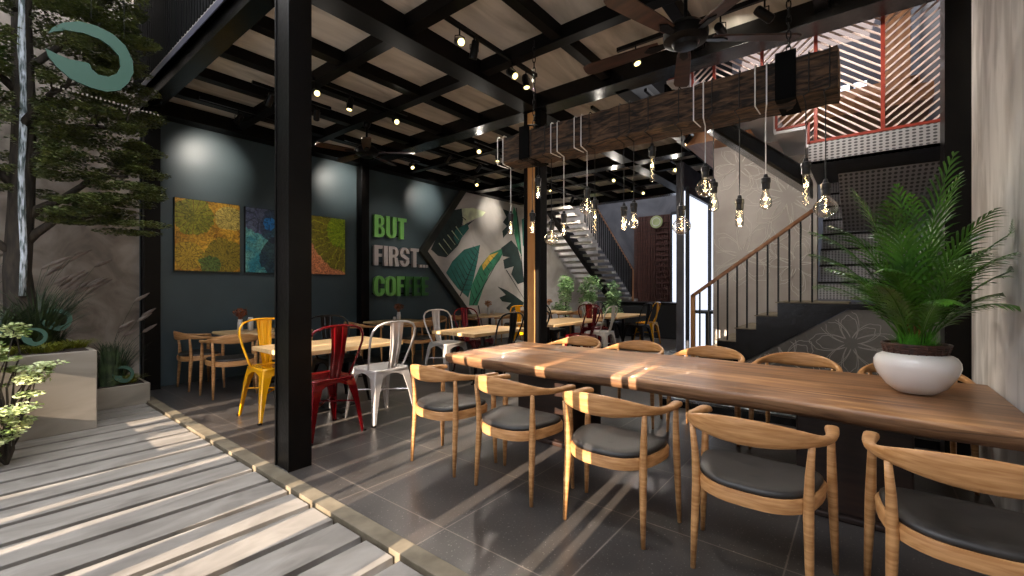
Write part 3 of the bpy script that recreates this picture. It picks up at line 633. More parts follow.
# elbow chair
def elbow_chair():
    t = thing('elbow_chair', 'x', 'chair')
    # seat pad: superellipse-ish outline wider at the front
    def outline(sc, z):
        out = []
        for i in range(32):
            a = 2*PI*i/32; c, s = math.cos(a), math.sin(a); ex = .62
            x = .225*(abs(c)**ex)*(1 if c > 0 else -1); y = (.265+.03*(x/.225))*(abs(s)**ex)*(1 if s > 0 else -1)
            if x < 0: y *= 1-.12*(x/.225)**2
            out.append(Vector((x*sc-.01, y*sc, z+.012*(y/.26)**2)))
        return out
    mb = MB(); mb.loft([outline(.93, .452), outline(.985, .462), outline(1.0, .474), outline(.985, .484), outline(.92, .492), outline(.7, .492), outline(.3, .487)]); mb.build('seat_pad', M['leather'], t, smooth=True)
    mb = MB(); mb.loft([outline(.97, .395), outline(1.035, .40), outline(1.05, .45), outline(1.02, .463), outline(.9, .463), outline(.9, .40)], caps=False)
    n = 32; rings = 6
    mb.f += [((rings-1)*n+j, (rings-1)*n+(j+1) % n, (j+1) % n, j) for j in range(n)]; mb.mi += [0]*n
    mb.build('seat_frame', M['oak'], t, smooth=True, auto=.8)
    # backrest / arm band
    pts = [(.235, .292, .700, .030, .034), (.19, .297, .705, .030, .036), (.08, .305, .712, .026, .030), (-.05, .300, .722, .020, .036), (-.15, .268, .735, .015, .050), (-.22, .205, .746, .013, .076), (-.262, .11, .750, .011, .104), (-.275, 0, .751, .011, .114)]
    full = pts+[(x, -y, z, a, h) for x, y, z, a, h in pts[-2::-1]]
    # smooth resample
    P = []
    for i in range(len(full)-1):
        p0, p1, p2, p3 = [full[max(0, min(len(full)-1, i+k))] for k in (-1, 0, 1, 2)]
        for s in (0, .33, .66):
            P.append(tuple(.5*((2*p1[q])+(-p0[q]+p2[q])*s+(2*p0[q]-5*p1[q]+4*p2[q]-p3[q])*s*s+(-p0[q]+3*p1[q]-3*p2[q]+p3[q])*s**3) for q in range(5)))
    P.append(full[-1])
    rings = []
    for i, (x, y, z, th, hh) in enumerate(P):
        a = P[max(0, i-1)]; b_ = P[min(len(P)-1, i+1)]; d = Vector((b_[0]-a[0], b_[1]-a[1], 0)).normalized(); nn = Vector((-d.y, d.x, 0)); ring = []
        e = .55 if 0 < i < len(P)-1 else .35
        lean = .10
        for k in range(12):
            q = 2*PI*k/12; u = math.copysign(abs(math.cos(q))**.7, math.cos(q))*th*(1 if 0 < i < len(P)-1 else .7); v = math.copysign(abs(math.sin(q))**.7, math.sin(q))*hh*.55*(1 if 0 < i < len(P)-1 else .7)
            ring.append(Vector((x, y, z))+nn*(u - v*lean)+Vector((0, 0, v)))
        rings.append(ring)
    mb = MB(); mb.loft(rings); mb.build('backrest', M['oak'], t, smooth=True)
    for sy in (1, -1):
        MB().tube([(.205, sy*.312, 0), (.20, sy*.305, .2), (.195, sy*.298, .42), (.195, sy*.294, .6), (.20, sy*.294, .70)], [.012, .018, .022, .018, .013], n=10).build('leg', M['oak'], t, smooth=True)
        MB().tube([(-.19, sy*.245, 0), (-.18, sy*.24, .2), (-.165, sy*.235, .42), (-.17, sy*.24, .58), (-.185, sy*.25, .715)], [.012, .018, .022, .018, .013], n=10).build('leg', M['oak'], t, smooth=True)
    return t
ec = elbow_chair()
GN = 'elbow chairs on the near side of the long table'; GF = 'elbow chairs on the far side of the long table'
near = [(2.61, 'oak elbow chair with dark pad, at the left end of the long table nearside row'), (1.90, 'oak elbow chair before the table pedestal, second on the near side from the left'), (1.165, 'oak elbow chair in the middle of the near side of the long table'), (.415, 'oak elbow chair between the middle near one and the cropped one at the corner'), (-.33, 'oak elbow chair cut by the lower right corner of the picture')]
first = True
for y, lab in near:
    loc = (2.475, y, 0); rz = random.uniform(-.02, .02)
    if first: ec.location = loc; ec['label'] = lab; ec['group'] = GN; first = False
    else: dup(ec, loc, rz, lab, GN)
for y, lab in [(2.66, 'oak elbow chair back peeking over the far edge of the table, nearest the wood-striped column'), (1.93, 'oak elbow chair back over the far table edge, below the far oak-faced column'), (1.17, 'oak elbow chair back over the far table edge, at the foot of the handrail post'), (.45, 'oak elbow chair back over the far table edge, beside the potted palm'), (-.30, 'oak elbow chair behind the white pot across the long table')]:
    dup(ec, (4.50, y, 0), PI+random.uniform(-.03, .03), lab, GF)

# potted palm
pt = thing('potted_palm', 'leafy green palm in a white bowl on the right end of the long table', 'potted plant', (3.70, -.26, .75)); pt.scale = (.80, .80, .94)
prof = [(.09, .0), (.13, .008), (.19, .055), (.235, .12), (.258, .18), (.255, .215), (.235, .245), (.20, .262), (.17, .268), (.165, .26), (.15, .2)]
MB().lathe(prof, n=40).build('bowl', M['ceramic'], pt, smooth=True)
mb = MB()
for k in range(5):
    z = .258+k*.016; r_ = .175+k*.006
    mb.tube([(r_*math.cos(a)*(1+.015*(-1)**i), r_*math.sin(a)*(1+.015*(-1)**i), z) for i, a in enumerate([2*PI*i/48 for i in range(48)])], .009, n=6, closed=True)
for i in range(24):
    a = 2*PI*i/24; mb.tube([(.178*math.cos(a), .178*math.sin(a), .24), (.205*math.cos(a), .205*math.sin(a), .325)], .006, n=5)
mb.lathe([(.165, .24), (.19, .315)], n=24)
mb.build('woven_basket', M['basket'], pt, smooth=True)
o = MB().lathe([(.0, .3), (.185, .3)], n=24).build('soil', M['soil'], pt)
o = blades(520, .14, .13, .05, .008, random.Random(61), .1).build('grass_cover', M['grass'], pt); o.location = (0, 0, .295)
def frond(rnd, az, tilt, length, curve, nleaf=19):
    mb = MB(); mb.leafy = 1; pts = []
    d = Vector((math.cos(az), math.sin(az), 0)); side = Vector((-d.y, d.x, 0)); p = Vector((0, 0, 0)); an = tilt
    N_ = 26
    for i in range(N_+1):
        pts.append(p.copy()); an -= curve/N_*(0.4+1.6*i/N_); p = p+(d*math.cos(an)+Vector((0, 0, 1))*math.sin(an))*length/N_
    mb.tube(pts, [.008*(1-i/(N_+2))+.0015 for i in range(N_+1)], n=5); mb.cur = 0
    for i in range(nleaf):
        t = .20+.80*i/(nleaf-1); k = t*N_; a = int(min(N_-1, k)); q = pts[a].lerp(pts[a+1], k-a); tv = (pts[a+1]-pts[a]).normalized(); up = side.cross(tv)*-1
        if up.z < 0: up = -up
        ll = length*.34*math.sin(PI*min(1, (.18+.80*t)))**.7*rnd.uniform(.88, 1.08); 
        for s in (1, -1):
            dirv = (side*s*.62+tv*(.80+.5*t)+up*.12).normalized(); wv = dirv.cross(up).normalized()*(.0088); vs = []
            for j in range(5):
                u = j/4; c = q+dirv*ll*u+Vector((0, 0, -.42*ll*u*u)); w2 = (math.sin(PI*(.12+.88*u))**.6 if u < 1 else 0)
                vs += [c-wv*w2, c+wv*w2+up*.0]
            mb.add(vs, [(2*j, 2*j+1, 2*j+3, 2*j+2) for j in range(4)])
    return mb
rnd = random.Random(64)
k = 0
for (n_, tilt, ln, cv) in ((5, 1.50, 1.14, .40), (8, 1.36, 1.04, .75), (9, 1.18, .90, 1.0), (8, 1.0, .72, 1.0)):
    for i in range(n_):
        az = 2*PI*(i+.5*((k) % 2))/n_+rnd.uniform(-.25, .25)+k
        az0 = az
        f_ = frond(rnd, az, tilt+rnd.uniform(-.08, .08), ln*rnd.uniform(.88, 1.08), cv*rnd.uniform(.8, 1.2)).build('frond', M['palm'], pt)
        f_.location = (.05*math.cos(az), .05*math.sin(az), .30)
        for v_ in f_.data.vertices:
            if v_.co.y+f_.location.y < -.485: v_.co.y = -.485-f_.location.y+.02*(v_.co.z % .07)
    k += 1
mb = MB()
for i in range(7):
    a = 2*PI*i/7; mb.tube([(.05*math.cos(a), .05*math.sin(a), .28), (.05*math.cos(a)+.01, .05*math.sin(a), .45)], [.014, .009], n=7)
mb.build('stems', M['palmstem'], pt, smooth=True)

# ---------------------------------------------------------------- small tables
def cafe_table(loc, hx, hy, label, wall=False):
    t = thing('cafe_table', label, 'table', loc)
    MB().box(-hx, hx, -hy, hy, .715, .76).build('tabletop', M['oakpale'], t, bevel=.006 if not wall else .02)
    n = [0] if hx < .75 else [-hx*.5, hx*.5]
    for cx in n:
        mb = MB(); mb.tube([(cx, 0, .02), (cx, 0, .715)], .035, n=12); mb.box(cx-.16, cx+.16, -.16, .16, .70, .716)
        mb.box(cx-.28, cx+.28, -.04, .04, 0, .025); mb.box(cx-.04, cx+.04, -.28, .28, 0, .026); mb.build('pedestal', M['blackm'], t)
    return t
cafe_table((2.68, 4.80, 0), .68, .44, 'pale wood cafe table behind the foreground black column')
cafe_table((5.08, 4.62, 0), .66, .44, 'pale wood cafe table just past the left end of the long table')
cafe_table((7.35, 4.62, 0), .92, .44, 'pale wood cafe table right of the wood-striped column')
cafe_table((9.75, 4.60, 0), .82, .42, 'pale wood cafe table nearest the rear windows')
cafe_table((2.88, 7.1, 0), .56, .42, 'pale wood table against the teal wall under the paintings', True)
cafe_table((5.32, 7.1, 0), .50, .40, 'pale wood table against the teal wall under the slogan', True)
cafe_table((8.0, 7.05, 0), .65, .42, 'pale wood table in front of the leaf mural', True)
cafe_table((10.2, 6.75, 0), .5, .42, 'pale wood table beside the green bushes', True)
GW = 'elbow chairs around the wall tables'
for (x, y, rz, lab) in [(2.12, 7.34, .0, 'oak elbow chair nearest the garden column, side on to the teal wall'), (2.24, 6.50, PI/2-.12, 'oak elbow chair with its back to the viewer beside the yellow metal chair'), (2.95, 6.45, PI/2, 'oak elbow chair behind the yellow metal chair, drawn to the table under the paintings'),
                        (4.52, 7.05, 0, 'oak elbow chair left of the table under the slogan'), (5.25, 6.42, PI/2, 'oak elbow chair with its back to the viewer below the slogan'), (6.12, 7.0, PI, 'oak elbow chair right of the table under the slogan'),
                        (6.98, 6.95, 0, 'oak elbow chair left of the table before the mural'), (8.0, 6.4, PI/2, 'oak elbow chair on the near side of the table before the mural'), (8.95, 7.0, PI, 'oak elbow chair right of the table before the mural'),
                        (9.5, 6.7, 0, 'oak elbow chair left of the table beside the bushes'), (10.2, 6.1, PI/2, 'oak elbow chair before the green bushes')]:
    dup(ec, (x, y, 0), rz, lab, GW)
def vase(loc, label, seed, m_='petal', h=.17):
    t = thing('flower_vase', label, 'vase', loc); rnd = random.Random(seed)
    MB().lathe([(.03, 0), (.036, .01), (.038, h*.6), (.03, h*.9), (.032, h), (.026, h), (.024, h*.8)], n=16).build('vase', M['vase'], t, smooth=True)
    mb = MB()
    for i in range(16):
        a = rnd.uniform(0, 2*PI); r_ = rnd.uniform(.02, .1); mb.tube([(0, 0, h*.7), (r_*.5*math.cos(a), r_*.5*math.sin(a), h+.06), (r_*math.cos(a), r_*math.sin(a), h+rnd.uniform(.1, .18))], [.002, .002, .001], n=4)
    leaf_cloud(mb, (0, 0, h+.10), .10, .10, .07, 330, .03, 1, rnd); mb.build('dried_flowers', M[m_], t)
vase((2.62, 7.28, .76), 'white vase with rust dried flowers under the paintings', 71)
vase((5.38, 7.12, .76), 'white vase with rust dried flowers below the word COFFEE', 72)
vase((8.0, 7.1, .76), 'white vase with tan dried flowers before the mural', 73, 'tan')
vase((10.2, 6.8, .76), 'white vase with tan dried flowers right of the wood-striped column', 74, 'tan')
def jar(loc, label, h=.12, r_=.03):
    t = thing('glass_jar', label, 'jar', loc)
    MB().lathe([(r_, 0), (r_, h*.85), (r_*.8, h), (r_*.7, h), (r_*.7, h*.1)], n=14).build('body', M['vase'], t, smooth=True)
    MB().lathe([(r_*.68, h*.75), (r_*.68, h*.76)], n=14).build('filling', M['tan'], t)
jar((2.74, 7.22, .76), 'white canister right of the vase under the paintings', .2, .038)
jar((5.28, 7.12, .76), 'small white cup left of the vase below COFFEE', .08, .03)
jar((8.2, 7.1, .76), 'small white cup right of the vase before the mural', .1, .03)

# ---------------------------------------------------------------- metal cafe chairs
def metal_chair():
    t = thing('metal_chair', 'x', 'chair'); m_ = M['silver']; S = .215
    def sq(h, z, ins=0, r_=.06):
        out = []
        for (cx, cy, a0) in ((h-r_, h-r_, 0), (-h+r_, h-r_, H), (-h+r_, -h+r_, PI), (h-r_, -h+r_, 3*H)):
            for i in range(5): a = a0+H*i/4; out.append(Vector((cx+r_*math.cos(a), cy+r_*math.sin(a), z)))
        return out
    mb = MB(); mb.loft([sq(S, .515), sq(S+.006, .54), sq(S, .55), sq(S-.02, .552), sq(S-.04, .545), sq(S-.1, .543)]); mb.build('seat', m_, t, smooth=True, auto=.9)
    mb = MB()  # arched aprons, one on each side
    for k in range(4):
        R_ = Matrix.Rotation(k*H, 3, 'Z'); n = 8; prof = []
        for i in range(n+1):
            u = -1+2*i/n; prof.append((u*.17, .505-.075*u*u))
        vs = []
        for (u, z) in prof: vs += [R_ @ Vector((S-.004, u, .53)), R_ @ Vector((S+.004, u, z)), R_ @ Vector((S-.008, u, z)), R_ @ Vector((S-.016, u, .53))]
        for i in range(n): 
            o = i*4; mb.add(vs[o:o+8], [(0, 1, 5, 4), (1, 2, 6, 5), (2, 3, 7, 6)])
    mb.build('apron', m_, t)
    for sx in (1, -1):
        for sy in (1, -1):
            mb = MB(); rings = []
            for (z, o, w_) in ((.535, .207, .115), (.46, .224, .092), (.3, .245, .060), (.12, .263, .040), (.0, .275, .028)):
                c = Vector((sx*o, sy*o, z)); th = .012
                # L-shaped folded sheet leg
                a = Vector((-sx*w_, 0, 0)); b_ = Vector((0, -sy*w_, 0)); ia = Vector((-sx*th, -sy*th, 0))
                rings.append([c+a, c+Vector((-sx*.01, 0, 0)), c+Vector((0, -sy*.01, 0)), c+b_, c+b_+Vector((-sx*th, 0, 0)), c+ia, c+a+Vector((0, -sy*th, 0))])
            mb.loft(rings); mb.build('leg', m_, t)
            MB().box(sx*.275-.016-(.006*sx), sx*.275+.016-(.006*sx), sy*.275-.016-.006*sy, sy*.275+.016-.006*sy, 0, .018).build('foot_cap', M['blackm'], t)
    # cross brace
    MB().tube([(.23, .23, .30), (-.23, -.23, .30)], .008, n=6).build('brace', m_, t); MB().tube([(.23, -.23, .285), (-.23, .23, .285)], .008, n=6).build('brace', m_, t)
    hp = [(-.09, .214, .54), (-.13, .235, .63), (-.18, .262, .76), (-.225, .278, .88), (-.25, .268, .955), (-.268, .225, 1.01), (-.28, .15, 1.038), (-.284, .07, 1.046), (-.285, 0, 1.048)]
    hp = hp+[(x, -y, z) for x, y, z in hp[-2::-1]]
    MB().tube(hp, .0125, n=8).build('back_hoop', m_, t, smooth=True)
    mb = MB(); rings = []
    for i in range(7):
        u = i/6; z = .54+u*.50; x = -.195-.088*u-.02*math.sin(PI*u); w_ = .052+.030*u
        ys = [-1, -.72, -.6, -.35, -.22, .22, .35, .6, .72, 1]; dx = [0, .0, -.010, -.010, 0, 0, -.010, -.010, 0, 0]
        fr_ = [Vector((x+d, yy*w_, z)) for yy, d in zip(ys, dx)]; bk = [Vector((x+d-.006, yy*w_, z)) for yy, d in zip(ys[::-1], dx[::-1])]; rings.append(fr_+bk)
    mb.loft(rings); mb.build('back_slat', m_, t)
    return t
mc = metal_chair()
FY, BY = H, -H     # facing +Y or -Y
GM = 'metal cafe chairs'
sw = {'silver': None, 'red': {M['silver']: M['redlac']}, 'yellow': {M['silver']: M['yellac']}, 'black': {M['silver']: M['blackm']}, 'white': {M['silver']: M['whitem']}}
chairs = [(2.86, 4.10, FY, 'silver', 'silver metal chair seen from behind, between the red chair and long table'),
 (2.21, 4.10, FY, 'red', 'red metal chair directly right of the foreground black column'),
 (2.18, 5.08, BY, 'yellow', 'yellow metal chair directly left of the foreground black column'),
 (2.93, 5.08, BY, 'black', 'black metal chair behind the red chair, across the nearest cafe table'),
 (4.80, 5.12, BY, 'silver', 'silver metal chair at the left end of the table past the long table'),
 (5.45, 5.12, BY, 'red', 'red metal chair facing us between silver and black chairs, left of the wood-striped column'),
 (4.90, 4.15, FY, 'black', 'black metal chair seen from behind just left of the wood-striped column'),
 (5.60, 4.15, FY, 'black', 'black metal chair half hidden by the wood-striped column'),
 (6.92, 5.08, BY, 'yellow', 'yellow metal chair glimpsed right at the wood-striped column'),
 (7.72, 5.08, BY, 'black', 'black metal chair across the table right of the wood-striped column'),
 (7.10, 4.03, FY, 'red', 'red metal chair with its back to us, right of the wood-striped column'),
 (7.90, 4.06, FY, 'white', 'white metal chair beside the red one, in the middle distance'),
 (8.62, 4.55, 0, 'red', 'red metal chair at the end of the rearmost table'),
 (9.70, 5.08, BY, 'white', 'white metal chair on the far side of the rearmost table'),
 (10.35, 5.08, BY, 'black', 'black metal chair on the far side of the rearmost table'),
 (9.90, 4.12, FY, 'black', 'black metal chair beside the rearmost yellow chair'),
 (10.72, 4.22, FY, 'yellow', 'yellow metal chair farthest away, next to the oak-faced far column'),
 (6.5, 5.85, 0, 'black', 'black metal chair in the aisle before the mural')]
for i, (x, y, rz, c, lab) in enumerate(chairs[:-1]):
    rz += random.uniform(-.05, .05) if i > 3 else 0
    if i == 0: mc.location = (x, y, 0); mc.rotation_euler = (0, 0, rz); tag(mc, lab, 'chair', GM)
    else: dup(mc, (x, y, 0), rz, lab, GM, sw[c])

# ---------------------------------------------------------------- hanging timber with pendant bulbs
lg = thing('hanging_timber', 'rough hewn timber log hung level over the long table', 'ceiling beam light', (3.6, 1.49, 2.80))
mb = MB(); rr = random.Random(8); rings = []
for i in range(41):
    y = -1.37+2.74*i/40; ring = []
    for (a, b_) in ((-.15, -.13), (-.05, -.14), (.05, -.135), (.15, -.13), (.155, -.04), (.155, .05), (.14, .13), (.04, .14), (-.06, .135), (-.15, .13), (-.155, .04), (-.15, -.05)):
        ring.append(Vector((a+rr.uniform(-.007, .007), y, b_+rr.uniform(-.007, .007))))
    rings.append(ring)
mb.loft(rings); mb.build('log', M['log'], lg, smooth=False)
for y in (-1.373, 1.373): MB().box(-.135, .135, y-.002, y+.002, -.12, .12).build('sawn_end', M['logend'], lg)
def chain(x, y, z0, z1, label):
    t = thing('suspension_chain', label, 'chain', (x, y, z0)); mb = MB(); n = int((z1-z0)/.05)
    mb = MB()
    for i in range(n):
        z = .025+i*(z1-z0)/n; a = (i % 2)*H+.4
        mb.tube([(.014*math.cos(q)*math.cos(a), .014*math.cos(q)*math.sin(a), z+.034*math.sin(q)) for q in [2*PI*k_/10 for k_ in range(10)]], .0045, n=5, closed=True)
    mb.build('links', M['black'], t)
    mb = MB()
    for yo in (-.05, .05):
        mb.tube([(-.165, yo, -.30), (-.165, yo, .0), (0, yo*.3, .06), (.165, yo, .0), (.165, yo, -.30), (-.165, yo, -.30)], .006, n=6)
    mb.box(-.172, -.160, -.06, .06, -.31, .0); mb.box(.160, .172, -.06, .06, -.31, .0); mb.box(-.172, .172, -.06, .06, -.318, -.306)
    mb.build('strap', M['strap'], t)
chain(3.6, 2.58, 2.98, 3.88, 'black chain and strap holding the left end of the timber')
chain(3.6, .40, 2.98, 3.88, 'black chain and strap holding the right end of the timber near the railing')
def bulb_prof(kind):
    if kind == 'globe': return [(.018, 0), (.018, -.012), (.034, -.026), (.050, -.048), (.056, -.068), (.050, -.092), (.034, -.112), (.012, -.122), (.0005, -.124)]
    if kind == 'pear': return [(.013, 0), (.016, -.02), (.026, -.055), (.031, -.08), (.028, -.1), (.014, -.114), (.0005, -.118)]
    if kind == 'tube': return [(.012, 0), (.019, -.012), (.021, -.04), (.021, -.085), (.015, -.1), (.0005, -.105)]
    return [(.010, 0), (.014, -.01), (.0155, -.03), (.0155, -.16), (.009, -.172), (.0005, -.175)]
def pendant(y, z, kind, white, label, amp=1):
    x = 3.6; t = thing('pendant_bulb', label, 'pendant light', (x, y, z)); cm = M['cablew'] if white else M['cable']; rc = .0045 if white else .004
    zt = 2.945-z; zb = 2.655-z
    MB().tube([(.0, 0, zb+.0), (-.165, -.03 if white else 0, zb+.003), (-.166, -.03, zb+.02), (-.166, -.03, zt-.02), (-.15, -.03, zt), (.14, -.03, zt)], rc, n=6).build('wrap_cord', cm, t)
    if white: MB().tube([(.0, .035, zb), (-.165, .04, zb+.003), (-.166, .04, zb+.02), (-.166, .04, zt-.02), (-.15, .04, zt), (.14, .04, zt)], rc, n=6).build('wrap_cord', cm, t)
    MB().tube([(0, 0, .06), (0, 0, zb+.003)], rc*.85, n=6).build('cord', cm, t)
    MB().lathe([(.0, .105), (.012, .105), (.017, .08), (.031, .075), (.031, .045), (.026, .04), (.026, .0), (.020, -.008)], n=14).build('socket', M['socket'], t, smooth=True, auto=.6)
    pr = [(r_*1.3, zz*1.25) for r_, zz in bulb_prof(kind)]
    g_ = MB().lathe(pr, n=20).build('glass_bulb', M['glass'], t, smooth=True)
    hb = -pr[-1][1]; mb = MB()
    mb.tube([(.007*math.cos(q*1.7), .007*math.sin(q*1.7), -.02-(hb-.05)*q/14) for q in range(15)], .0016, n=4); mb.build('filament', M['filament'], g_)
    light('POINT', 'bulb_light', (0, 0, -.07), energy=.8, color=(1, .78, .5), parent=t, shadow_soft_size=.02)
PD = [(2.88, 2.10, 'pear', 1, 'pear bulb at the left tip of the timber'), (2.60, 2.08, 'tube', 0, 'amber tube bulb hanging in front of the wood-striped column'), (2.53, 2.42, 'tube', 0, 'short high tube bulb in front of the wood-striped column'), (2.37, 1.97, 'globe', 0, 'clear globe bulb right of the wood-striped column, before the rear plaster wall'),
 (2.23, 2.03, 'tube', 1, 'tube bulb on a white cord before the rear stairs'), (1.98, 2.23, 'globe', 1, 'globe bulb on a white cord above the rear handrail'), (1.90, 2.12, 'long', 0, 'long thin tube bulb before the rear stair railing'), (1.62, 2.03, 'tube', 0, 'tube bulb over the rear dark wall, left of the slatted panel'),
 (1.53, 2.05, 'pear', 0, 'amber pear bulb at the edge of the brown slatted panel'), (1.37, 2.50, 'long', 0, 'long thin tube bulb high above the brown slatted panel'), (1.13, 1.98, 'globe', 0, 'amber globe bulb in front of the far oak-faced column'), (.95, 2.26, 'globe', 1, 'globe bulb on a white cord above the bright windows'),
 (.89, 2.13, 'pear', 0, 'small pear bulb at the left edge of the etched wall'), (.71, 1.98, 'tube', 0, 'tube bulb low in front of the etched concrete wall'), (.54, 2.11, 'pear', 1, 'large pear bulb on a white cord before the etched wall'), (.30, 2.18, 'long', 0, 'long tube bulb near the right end of the timber'), (.19, 2.02, 'globe', 0, 'rightmost globe bulb beside the palm')]
for y, z, kd, wh, lab in PD: pendant(y, z, kd, wh, lab)

# ceiling fans
def fan(loc, rod, rot, R_, label):
    t = thing('ceiling_fan', label, 'ceiling fan', loc)
    MB().lathe([(0, .12), (.05, .12), (.11, .10), (.16, .05), (.165, .02), (.16, -.02), (.13, -.035), (.1, -.04), (.085, -.065), (.05, -.07), (0, -.07)], n=28).build('motor_housing', M['black'], t, smooth=True, auto=.6)
    MB().tube([(0, 0, .15), (0, 0, rod)], .015, n=8).build('rod', M['black'], t)
    MB().lathe([(.0, rod), (.06, rod), (.05, rod-.06), (.02, rod-.1)], n=16).build('ceiling_canopy', M['black'], t, smooth=True)
    for k in range(5):
        a = rot+2*PI*k/5; Rm = Matrix.Rotation(a, 4, 'Z') @ Matrix.Rotation(.18, 4, 'X')
        pl = [(.20, -.045), (.30, -.055), (R_*.6, -.063), (R_*.93, -.068), (R_*.99, -.05), (R_, 0), (R_*.99, .05), (R_*.93, .068), (R_*.6, .063), (.30, .055), (.20, .045)]
        mb = MB(); mb.prism(pl, -.006, .006, 'z'); mb.v = [tuple(Rm @ Vector(p)) for p in mb.v]; bl = mb.build('blade', M['fanwood'], t)
        mb = MB(); mb.prism([(.10, -.02), (.27, -.035), (.32, 0), (.27, .035), (.10, .02)], -.016, -.006, 'z'); mb.v = [tuple(Rm @ Vector(p)) for p in mb.v]; mb.build('blade_iron', M['black'], bl)
    return t
a0 = math.atan2(.6225*math.cos(.36)-.7826*math.sin(.36), .7826*math.cos(.36)+.6225*math.sin(.36))
fan((3.44, 1.05, 3.30), .70, a0+.03, .85, 'large five-blade wooden ceiling fan above the timber, near the top')
fan((3.80, 5.80, 3.42), .46, .35, .72, 'smaller wooden ceiling fan over the tables near the teal wall')

# track spotlights
def track(x0, y0, x1, y1, heads, label, z=3.86, power=14):
    t = thing('track_light', label, 'track light', ((x0+x1)/2, (y0+y1)/2, z)); cx, cy = (x0+x1)/2, (y0+y1)/2
    if abs(x1-x0) > abs(y1-y0): MB().box(x0-cx, x1-cx, -.018, .018, -.0, .04).build('rail', M['black'], t)
    else: MB().box(-.018, .018, y0-cy, y1-cy, 0, .04).build('rail', M['black'], t)
    for (hx, hy, ax, ay, az, pw) in heads:
        sz = 66 if ay == 7.8 else (50 if ay == 7.75 else 88)
        h = bpy.data.objects.new('spot_head', None)
        p = Vector((hx-cx, hy-cy, -.13)); aim = (Vector((ax, ay, az))-Vector((hx, hy, z-.13))).normalized(); q = aim.to_track_quat('Z', 'Y').to_matrix()
        mb = MB(); mb.lathe([(.0, -.09), (.032, -.09), (.038, -.08), (.04, .07), (.036, .075), (.034, .06), (0, .06)], c=p, n=16, mtx=q)
        mb.tube([p+Vector((0, 0, .13)), p+Vector((0, 0, .06))], .008, n=6); mb.tube([p+q @ Vector((.045, 0, 0)), p+q @ Vector((.045, 0, 0))+Vector((0, 0, .05)), p+Vector((0, 0, .065)), p+q @ Vector((-.045, 0, 0))+Vector((0, 0, .05)), p+q @ Vector((-.045, 0, 0))], .005, n=5)
        ho = mb.build('spot_head', M['black'], t, smooth=True, auto=.6)
        MB().lathe([(0, .068), (.033, .068)], c=p, n=16, mtx=q).build('lens', M['lensy'], ho)
        if pw: light('SPOT', 'spot_lamp', p+aim*.09, energy=pw, color=(1, .91, .80), parent=ho, spot_size=math.radians(sz), spot_blend=1.0, shadow_soft_size=.03, aim=p+aim)
W = 75
track(2.75, 2.98, 4.2, 2.98, [(2.95, 2.98, 1.6, .6, 2.2, 45), (3.15, 2.98, 3.5, 3.9, 1.5, 45), (3.75, 2.98, 3.2, .9, 2.0, 80), (4.0, 2.98, 3.6, 2.2, .75, 120)], 'black spotlight track at the top between foreground and wood-striped columns')
track(2.6, 5.1, 4.0, 5.1, [(2.65, 5.1, 1.9, 2.0, 2.2, 45), (3.1, 5.1, 2.2, 4.6, 0, 110), (3.8, 5.1, 2.9, 2.9, 2.6, 45)], 'black spotlight track right of the foreground column, before the small fan')
track(4.28, .55, 4.28, 2.0, [(4.28, .65, 5.35, -.2, 3.15, 85), (4.28, 1.0, 6.0, 1.0, 3.9, 25), (4.28, 1.3, 3.0, .9, 2.2, 45), (4.28, 1.8, 3.6, .6, .75, 110)], 'black spotlight track beside the large fan')  # first head added to light the railing from the front
track(5.4, 5.1, 6.9, 5.1, [(5.5, 5.1, 3.5, 2.8, 2.2, 45), (6.0, 5.1, 5.2, 4.6, 0, 120), (6.7, 5.1, 5.5, 3.2, 2.4, 45)], 'black spotlight track above the table past the long table')
track(5.4, 2.9, 6.9, 2.9, [(5.6, 2.9, 3.5, 1.8, 2.5, 45), (6.6, 2.9, 7.2, 4.0, 0, 120)], 'black spotlight track right of the wood-striped column')
track(7.6, 5.7, 8.9, 5.7, [(7.7, 5.7, 5.5, 3.5, 2.5, 45), (8.6, 5.7, 7.4, 4.5, 0, 110)], 'black spotlight track over the middle tables')
track(8.6, 4.2, 10.6, 4.2, [(8.8, 4.2, 6.0, 2.6, 2.5, 45), (9.8, 4.2, 9.9, 4.5, 0, 120), (10.4, 4.2, 8.5, 2.5, 2.6, 45)], 'black spotlight track over the rearmost table')
track(8.6, 2.9, 10.6, 2.9, [(8.8, 2.9, 6.0, 1.2, 2.8, 45), (10.2, 2.9, 7.0, 1.0, 2.5, 45)], 'black spotlight track nearest the far oak-faced column')
track(5.3, 5.85, 6.6, 5.85, [(5.5, 5.85, 5.6, 7.75, 2.5, 45), (6.3, 5.85, 6.1, 7.75, 1.8, 45)], 'black spotlight track added to brighten the wall slogan')  # extra track, added to lift the dim lettering
track(2.2, 5.75, 3.2, 5.75, [(2.4, 5.75, 2.4, 7.75, 2.1, 45), (3.0, 5.75, 3.9, 7.75, 2.1, 45)], 'black spotlight track added to brighten the three paintings')  # extra track, put in to light the canvases
track(8.2, 5.9, 9.7, 5.9, [(8.4, 5.9, 8.3, 7.75, 1.9, 60), (9.5, 5.9, 9.6, 7.75, 2.1, 60)], 'black spotlight track added to brighten the leaf mural')  # extra track, added for a brighter mural
track(9.6, 6.0, 11.1, 6.0, [(10.1, 6.0, 11.4, 7.7, 2.0, 170), (10.6, 6.0, 11.1, 6.3, 1.2, 220), (11.05, 6.0, 12.8, 7.7, 2.2, 420)], 'black spotlight track added to brighten the rear wall and green bushes')  # added heads throw light on rear plaster, stairs and bushes
track(1.95, 6.75, 3.4, 6.75, [(2.41, 6.75, 2.41, 7.8, 3.30, W), (3.2, 6.75, 2.9, 4.9, 2.2, 45)], 'black wall-washer track above the gold painting', power=W)
